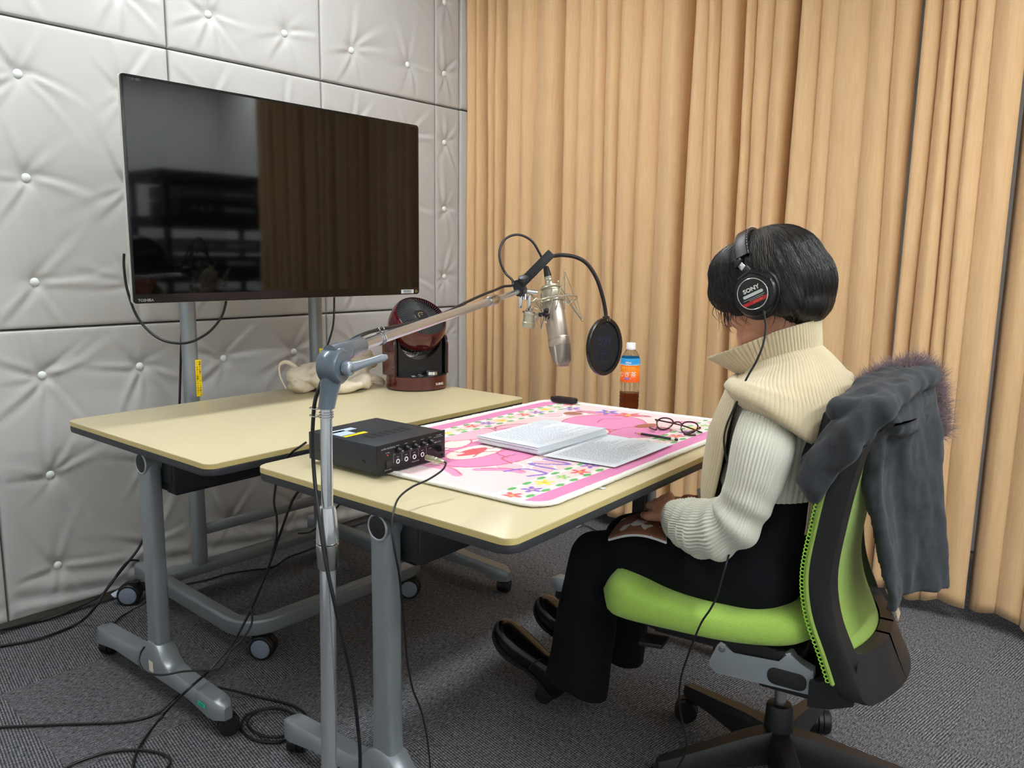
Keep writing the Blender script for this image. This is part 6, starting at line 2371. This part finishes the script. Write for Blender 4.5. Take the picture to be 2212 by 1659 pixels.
for i in range(len(spec_) - 1):
    a, b = spec_[i], spec_[i + 1]
    nseg = 5 if i < 5 else (2 if i < 8 else 8)
    for q in range(nseg):
        t = q / nseg
        cx, cy, rx, ry = [a[m] + (b[m] - a[m]) * t for m in range(4)]
        e = a[5] + (b[5] - a[5]) * t
        rib = 0.0030 if (i < 4 or i > 8) else 0.0006     # plain knitted border at the armhole
        VR.append(vest_ring(cx, cy, rx, ry, (lambda c, s, a=a, b=b, t=t: a[4](c, s) * (1 - t) + b[4](c, s) * t), rib, e))
n8 = len(VR)
vb = MB()
vb.v = [tuple(p) for R in VR for p in R]
cut = 5 * 5 + 3 * 2                      # ring where the sides open below the armholes
for j in range(n8 - 1):
    for i in range(NS):
        am_ = (2 * PI * (i + .5) / NS)
        if j >= cut and not (math.cos(am_) < -0.42 or math.cos(am_) > 0.80):
            continue
        k2 = (i + 1) % NS
        vb.f.append((j * NS + i, j * NS + k2, (j + 1) * NS + k2, (j + 1) * NS + i))
vm = vb.mesh('vest')
for v in vm.vertices:      # soft uneven drape
    n_ = mnoise.noise(v.co * 11) * 0.007
    v.co.x += n_
    v.co.z += mnoise.noise(v.co * 9 + Vector((3, 1, 0))) * 0.006
vest = link('vest', vm, M_VEST, person, angle=None, world=True)
md = vest.modifiers.new('t', 'SOLIDIFY')
md.thickness = 0.004
md.offset = -1
# collar: ribbed band round the neck, open at the front with spreading points
CRg = []
nr = 26
for j in range(nr):
    t = j / (nr - 1)
    ring = []
    n = 62 * 6
    for k in range(n + 1):
        a = deg(-152) + deg(304) * k / n     # 0 = back, opening at the front
        fa = abs(a) / deg(152)
        rib = 0.0026 * math.cos(62 * 2 * PI * k / n)
        flare = 0.012 * t * (0.4 + 0.6 * fa) + 0.035 * max(0, fa - 0.62) * t * 2.2
        rx = 0.070 + flare * 0.8 + rib
        ry = 0.073 + flare + rib
        hgt = 0.062 - 0.006 * fa
        bx0 = -0.660 - 0.012 * t
        fwd = -0.075 * max(0, fa - 0.55) ** 1.1 * (0.6 + 0.9 * t)
        zb = 0.994 + 0.028 * math.cos(a) - 0.030 * max(0, fa - 0.6)
        ring.append(Vector((bx0 + rx * math.cos(a) + fwd, 1.650 + ry * math.sin(a), zb + hgt * t - 0.030 * t * max(0, fa - 0.5) * 1.6)))
    CRg.append(ring)
cv = MB()
n = len(CRg[0])
cv.add([p for R in CRg for p in R], [(j * n + i, j * n + i + 1, (j + 1) * n + i + 1, (j + 1) * n + i) for j in range(nr - 1) for i in range(n - 1)])
co_ = cv.build('vest_collar', M_VEST, vest, angle=None, world=True)
md = co_.modifiers.new('t', 'SOLIDIFY')
md.thickness = 0.006
md.offset = 0

# ---- trousers
tr = MB()
tr.sphere((-0.655, PY, 0.565), (0.125, 0.180, 0.085), 28, 16)
tr.capsule((-0.650, PY - .05, 0.60), (-0.645, PY - .04, 0.72), 0.108, 0.100)
tr.capsule((-0.650, PY + .05, 0.60), (-0.645, PY + .04, 0.72), 0.108, 0.100)
for a, b, c, s in ((HIPL, KNL, ANL, -1), (HIPR, KNR, ANR, 1)):
    tr.capsule(a, a.lerp(b, .5) + Vector((0, 0, .004)), 0.098, 0.086)
    tr.capsule(a.lerp(b, .5) + Vector((0, 0, .004)), b + Vector((0, 0, -0.008)), 0.086, 0.070)
    hem = c + Vector((0.026, 0, -0.030))
    tr.capsule(b + Vector((0, 0, -0.010)), b.lerp(c, .5) + Vector((.022, 0, 0)), 0.072, 0.074)
    tr.capsule(b.lerp(c, .5) + Vector((.022, 0, 0)), hem, 0.074, 0.072)
    tr.capsule(b.lerp(c, .5) + Vector((.05, 0, 0)), hem + Vector((.048, 0, 0.0)), 0.055, 0.062)


def tdisp(co, no):
    out = np.zeros(len(co), 'f')
    for i, p in enumerate(co):
        out[i] = 0.006 * mnoise.noise(Vector((p[0] * 9, p[1] * 16, p[2] * 9)))
    return out


tme = remesh(tr, 0.0065, 6, disp=tdisp)
bm = bmesh.new()
bm.from_mesh(tme)
bmesh.ops.bisect_plane(bm, geom=list(bm.verts) + list(bm.edges) + list(bm.faces), plane_co=(-1.10, 1.65, 0.112), plane_no=Vector((-0.30, 0, -1)).normalized(), clear_outer=True)
bm.to_mesh(tme)
bm.free()
link('trousers', tme, mat('trousers_black', '#0e0f14', rough=0.85, var=0.15, vscale=60, bump=0.2, bscale=700, spec=0.25), person, angle=None, world=True)

# ---- shoes
M_SHOE = mat('shoe_leather', '#0b0b0c', rough=0.24, var=0.1, coat=0.3)


def shoe(heel, pitch, yaw):
    d0 = Vector((-math.cos(yaw), -math.sin(yaw), 0))
    e1 = d0 * math.cos(pitch) + UPZ * math.sin(pitch)
    e3 = -d0 * math.sin(pitch) + UPZ * math.cos(pitch)
    e2 = e3.cross(e1)
    rings = []
    # t along the sole, half width, sole height, top height
    for t, w, zb, zt in ((-0.006, .020, .052, .085), (0.004, .029, .046, .104), (0.03, .032, .044, .112), (0.065, .032, .042, .112), (0.10, .035, .034, .098), (0.13, .041, .022, .088), (0.165, .045, .010, .078), (0.20, .044, .006, .068), (0.228, .036, .010, .060), (0.247, .022, .016, .050), (0.256, .008, .024, .038)):
        ring = []
        for k in range(28):
            a = 2 * PI * k / 28
            ca, sa = math.cos(a), math.sin(a)
            zc_, hh = (zb + zt) / 2, (zt - zb) / 2
            z = zc_ + hh * (math.copysign(abs(sa) ** (0.55 if sa < 0 else 0.95), sa))
            y = w * math.copysign(abs(ca) ** 0.7, ca)
            ring.append(heel + e1 * t + e2 * y + e3 * z)
        rings.append(ring)
    up_ = MB().loft(rings).build('shoe', M_SHOE, person, angle=60, world=True)
    # sole edge, block heel, ankle shaft, zip
    so_ = [heel + e1 * t + e2 * w + e3 * z for t, w, z in ((0.004, .026, .047), (.065, .031, .043), (.10, .036, .036), (.13, .042, .024), (.165, .046, .012), (.20, .045, .008), (.232, .034, .011), (.254, .008, .020), (.254, -.008, .020), (.232, -.034, .011), (.20, -.045, .008), (.165, -.046, .012), (.13, -.042, .024), (.10, -.036, .036), (.065, -.031, .043), (.004, -.026, .047))]
    sp_ = smooth_path(so_, 4, closed=True)
    ns_ = len(sp_)
    sl2 = MB()
    sl2.add([p + e3 * 0.006 for p in sp_] + [p - e3 * 0.004 for p in sp_], [tuple(range(ns_)), tuple(range(2 * ns_ - 1, ns_ - 1, -1))] + [(i, ns_ + i, ns_ + (i + 1) % ns_, (i + 1) % ns_) for i in range(ns_)])
    sl2.build('sole', M_RUBBER, up_, world=True)
    hb2 = []
    for z, w, a, b in ((0.0, .026, 0.002, .050), (.030, .027, 0.0, .054), (.052, .029, -0.002, .066)):
        hb2.append([heel + e1 * p[0] + e2 * p[1] + e3 * z for p in [((a + b) / 2 + (b - a) / 2 * math.cos(q), w * math.sin(q)) for q in np.linspace(0, 2 * PI, 24, endpoint=False)]])
    MB().loft(hb2).build('heel', M_RUBBER, up_, world=True)
    sh = []
    for t, z, r in ((0.045, .085, .036), (0.040, .12, .036), (0.045, .15, .038)):
        c = heel + e1 * t + e3 * z
        sh.append([c + e1 * (r * math.cos(q)) + e2 * (r * 0.85 * math.sin(q)) for q in np.linspace(0, 2 * PI, 24, endpoint=False)])
    MB().loft(sh).build('ankle_shaft', M_SHOE, up_, world=True)
    sg = e2 if e2.y < 0 else -e2
    MB().tube(smooth_path([heel + e1 * .095 + e3 * .100 + sg * .026, heel + e1 * .100 + e3 * .075 + sg * .0365, heel + e1 * .095 + e3 * .055 + sg * .038], 5), 0.0022, 8, flat=0.5).build('side_gusset', M_RUBBER, up_, world=True)
    return up_


shoe(Vector((-1.215, 1.572, 0.004)), deg(39), deg(2))
shoe(Vector((-1.235, 1.768, 0.004)), deg(38), deg(-3))

# ------------------------------------------------------------------ headphones worn on the head
hp = thing('headphones', 'black closed-back studio headphones worn over the black hair', 'headphones', H(0, 0, 0))
M_PAD = mat('pad_leather', '#121214', rough=0.4, var=0.15, vscale=80)
M_HOUS = mat('cup_plastic', '#0e0f11', rough=0.28, var=0.08)
M_RING = mat('label_ring', '#d6d6d2', rough=0.2, metal=0.8)
for s in (1, -1):
    ear = H(-0.004, 0, -0.008)
    nrm = (Lf * s + F0 * 0.02).normalized()
    EM = frame(ear + nrm * 0.078, nrm, (1, 0, 0) if s > 0 else (-1, 0, 0))
    cup = MB().lathe([(0.043, 0.016), (0.0465, 0.020), (0.0465, 0.028), (0.043, 0.034), (0.035, 0.0375)], 48, EM @ Matrix.Diagonal((0.95, 1.05, 1, 1))).build('ear_cup', M_HOUS, hp, world=True)
    MB().lathe([(0.030, -0.004), (0.046, -0.003), (0.0515, 0.004), (0.0515, 0.010), (0.048, 0.016), (0.040, 0.018)], 48, EM @ Matrix.Diagonal((0.93, 1.06, 1, 1))).build('ear_pad', M_PAD, hp, world=True)
    MB().lathe([(0.0315, 0.036), (0.0330, 0.0375), (0.0330, 0.0420), (0.0305, 0.0425)], 48, EM).build('cup_face', M_HOUS, cup, world=True)
    MB().torus(EM @ Vector((0, 0, 0.0425)), nrm, 0.0312, 0.0010, 56, 8).build('face_ring', M_RING, cup, world=True)
    TX = EM @ Matrix.Translation((0, 0, 0.0429)) @ Matrix.Rotation(deg(27), 4, 'Z')
    text_mesh('SONY', 0.0115, TX @ Matrix.Translation((0.001, 0.0095, 0)), 'cup_logo', mat('logo_silver', '#d8d6cc', rough=0.4), cup, align='CENTER', bold=0.0004, sx=1.15)
    MB().prism(rrect(0.044, 0.0062, 0.0030, 5), 0.0, 0.0003, M=TX @ Matrix.Translation((0.001, -0.0010, 0))).build('cup_badge', mat('badge_silver', '#c3cbc8', rough=0.4), cup, world=True)
    MB().box((0.0, -0.0078, 0.0001), (0.046, 0.0012, 0.0002), M=TX).build('cup_print', PG, cup, world=True)
    MB().box((0.004, -0.0108, 0.0001), (0.030, 0.0010, 0.0002), M=TX).build('cup_print', PG, cup, world=True)
    MB().prism([(-0.0262, -0.0150), (-0.0225, -0.0195), (0.0225, -0.0195), (0.0262, -0.0150), (0.0275, -0.0127), (-0.0275, -0.0127)], 0.0, 0.0003, M=TX).build('cup_stripe', mat('stripe_red', '#b01a24', rough=0.4), cup, world=True)
    text_mesh('DIGITAL', 0.0055, TX @ Matrix.Translation((0.006, -0.0160, 0.0004)), 'cup_print', mat('print_orange', '#e0733a', rough=0.5), cup, align='CENTER')
    # yoke above the cup
    yk = MB()
    a0 = EM @ Vector((-0.012, 0.030, 0.034))
    top_ = H(0.0, s * 0.098, 0.062)
    yk.tube([EM @ Vector((0.030, 0.030, 0.030)), EM @ Vector((0.010, 0.041, 0.033)), EM @ Vector((-0.012, 0.044, 0.033)), EM @ Vector((-0.034, 0.026, 0.030))], 0.0048, 10)
    yk.build('yoke', M_HOUS, hp, world=True)
    hx0, hx1 = EM @ Vector((-0.012, 0.040, 0.033)), H(0.002, s * 0.0985, 0.054)
    dd = (hx1 - hx0).normalized()
    BX4 = frame((hx0 + hx1) / 2, dd, nrm)
    MB().box((0, 0, -0.004), (0.009, 0.021, (hx1 - hx0).length * 0.75), bev=0.002, M=BX4).build('hanger', M_HOUS, hp, world=True)
    MB().box((0, 0, 0), (0.0035, 0.0125, 0.018), bev=0.0006, M=frame(hx1 + dd * 0.004, dd, nrm)).build('slider', M_RING, hp, world=True)
    MB().box((0, 0, 0), (0.0095, 0.024, 0.020), bev=0.003, M=frame(hx1 + dd * 0.021, dd, nrm)).build('slider_end', mat('slider_end', '#15161c', rough=0.25), hp, world=True)
    if s > 0:
        MB().tube(smooth_path([hx0 + Vector((0.010, -0.002, 0.012)), hx0 + Vector((0.022, -0.002, 0.016)), hx0 + Vector((0.027, 0, 0.004)), hx0 + Vector((0.020, 0, -0.008))], 6), 0.0008, 6).build('link_wire', M_CABLE, hp, world=True)
bpts = []
for k in range(29):
    t = k / 28
    a = PI * t
    a = deg(24) + deg(132) * t
    bpts.append(H(-0.002 - 0.004 * math.sin(a), 0.0985 * math.cos(a), 0.034 + 0.1005 * math.sin(a)))
rings = []
for i, p in enumerate(bpts):
    t = (bpts[min(i + 1, 28)] - bpts[max(i - 1, 0)]).normalized()
    w = hf
    nn = t.cross(w).normalized()
    rings.append([p + w * a_ + nn * b_ for a_, b_ in rrect(0.030, 0.009, 0.004, 3)])
MB().loft(rings).build('headband', M_PAD, hp, world=True)
stt = MB()
for i in range(0, 28):
    p = bpts[i].lerp(bpts[i + 1], .5) - hf * 0.0135
    out_ = (p - H(0.02, 0, 0.02)).normalized()
    stt.sphere(p + out_ * 0.005, 0.0009, 6, 4)
stt.build('stitching', M_WHITE, hp, world=True)
hc = thing('headphone_cable', 'thin black cable running from the left ear cup down past the seat', 'cable', (-0.6595, 1.5300, 1.0866))
MB().tube(smooth_path([H(-0.008, 0.108, -0.040), (-0.6599, 1.5350, 1.0882), (-0.6544, 1.5300, 1.0683), (-0.6515, 1.5150, 1.0370), (-0.6563, 1.5000, 1.0052), (-0.6656, 1.4900, 0.9791), (-0.6736, 1.4850, 0.9563), (-0.6757, 1.4720, 0.9313), (-0.6831, 1.4620, 0.9034), (-0.6891, 1.4550, 0.8799), (-0.6929, 1.4520, 0.8513), (-0.6882, 1.4500, 0.8238), (-0.6902, 1.4700, 0.7956)], 8), 0.0022, 8).build('cable', M_CABLE, hc, world=True)
MB().lathe([(0.0046, 0), (0.0042, 0.012), (0.0026, 0.022)], 16, frame(H(-0.008, 0.108, -0.036), Vector((-0.6547, 1.5300, 1.0730)) - H(-0.008, 0.108, -0.036))).build('strain_relief', M_BLACKP, hc, world=True)
MB().tube(smooth_path([(-0.6593, 1.4400, 0.6294), (-0.6493, 1.4050, 0.6130), (-0.6523, 1.3950, 0.5814), (-0.6577, 1.3900, 0.5475), (-0.6683, 1.3850, 0.5166), (-0.6866, 1.3850, 0.4811), (-0.7016, 1.3850, 0.4360), (-0.7175, 1.3900, 0.3877), (-0.7323, 1.4000, 0.3418), (-0.7407, 1.4100, 0.2921), (-0.7404, 1.4200, 0.2450), (-0.7323, 1.4250, 0.2083), (-0.7267, 1.4300, 0.1758), (-0.7316, 1.4300, 0.1441), (-0.7445, 1.4300, 0.1116), (-0.7490, 1.4200, 0.0881)], 8), 0.0021, 8).build('cable', M_CABLE, hc, world=True)

# ------------------------------------------------------------------ small brown pouch on the lap
po = thing('cloth_pouch', 'small brown and white patterned cloth held on the lap', 'cloth', (-0.9348, 1.5200, 0.5745))
q = [Vector((-0.9899, 1.5000, 0.5478)), Vector((-0.8317, 1.4850, 0.5856)), Vector((-0.9061, 1.6000, 0.5858)), Vector((-1.0118, 1.6000, 0.5655))]


def pfn(u, v):
    p = q[0].lerp(q[1], u).lerp(q[3].lerp(q[2], u), v)
    return p + Vector((0, 0, 0.018 * math.sin(PI * u) * 0.8 + 0.006 * math.sin(PI * v)))


def pouch_mat():
    m = bpy.data.materials.new('pouch_print')
    m.use_nodes = True
    k = NT(m)
    b = k.n['Principled BSDF']
    k.set(b, Roughness=0.85)
    tc = k.add('ShaderNodeTexCoord')
    nz = k.add('ShaderNodeTexNoise')
    k.set(nz, Scale=22.0, Detail=1.0)
    k.link(tc.outputs['Object'], nz.inputs['Vector'])
    rp = k.add('ShaderNodeValToRGB')
    rp.color_ramp.interpolation = 'CONSTANT'
    rp.color_ramp.elements[0].color = rgb('#8a5c43')
    rp.color_ramp.elements[1].color = rgb('#d9d2c6')
    rp.color_ramp.elements[1].position = 0.60
    k.link(nz.outputs['Fac'], rp.inputs[0])
    k.link(rp.outputs[0], b.inputs['Base Color'])
    return m


o = MB().grid(pfn, 24, 14).build('cloth', pouch_mat(), po, angle=None, world=True)
md = o.modifiers.new('t', 'SOLIDIFY')
md.thickness = 0.006
md.offset = 1
bpt = [pfn(i / 16, 0) for i in range(17)] + [pfn(1, j / 8) for j in range(1, 9)] + [pfn(1 - i / 16, 1) for i in range(1, 17)] + [pfn(0, 1 - j / 8) for j in range(1, 8)]
MB().tube(bpt, 0.0032, 8, closed=True).build('white_binding', M_WHITE, po, world=True)
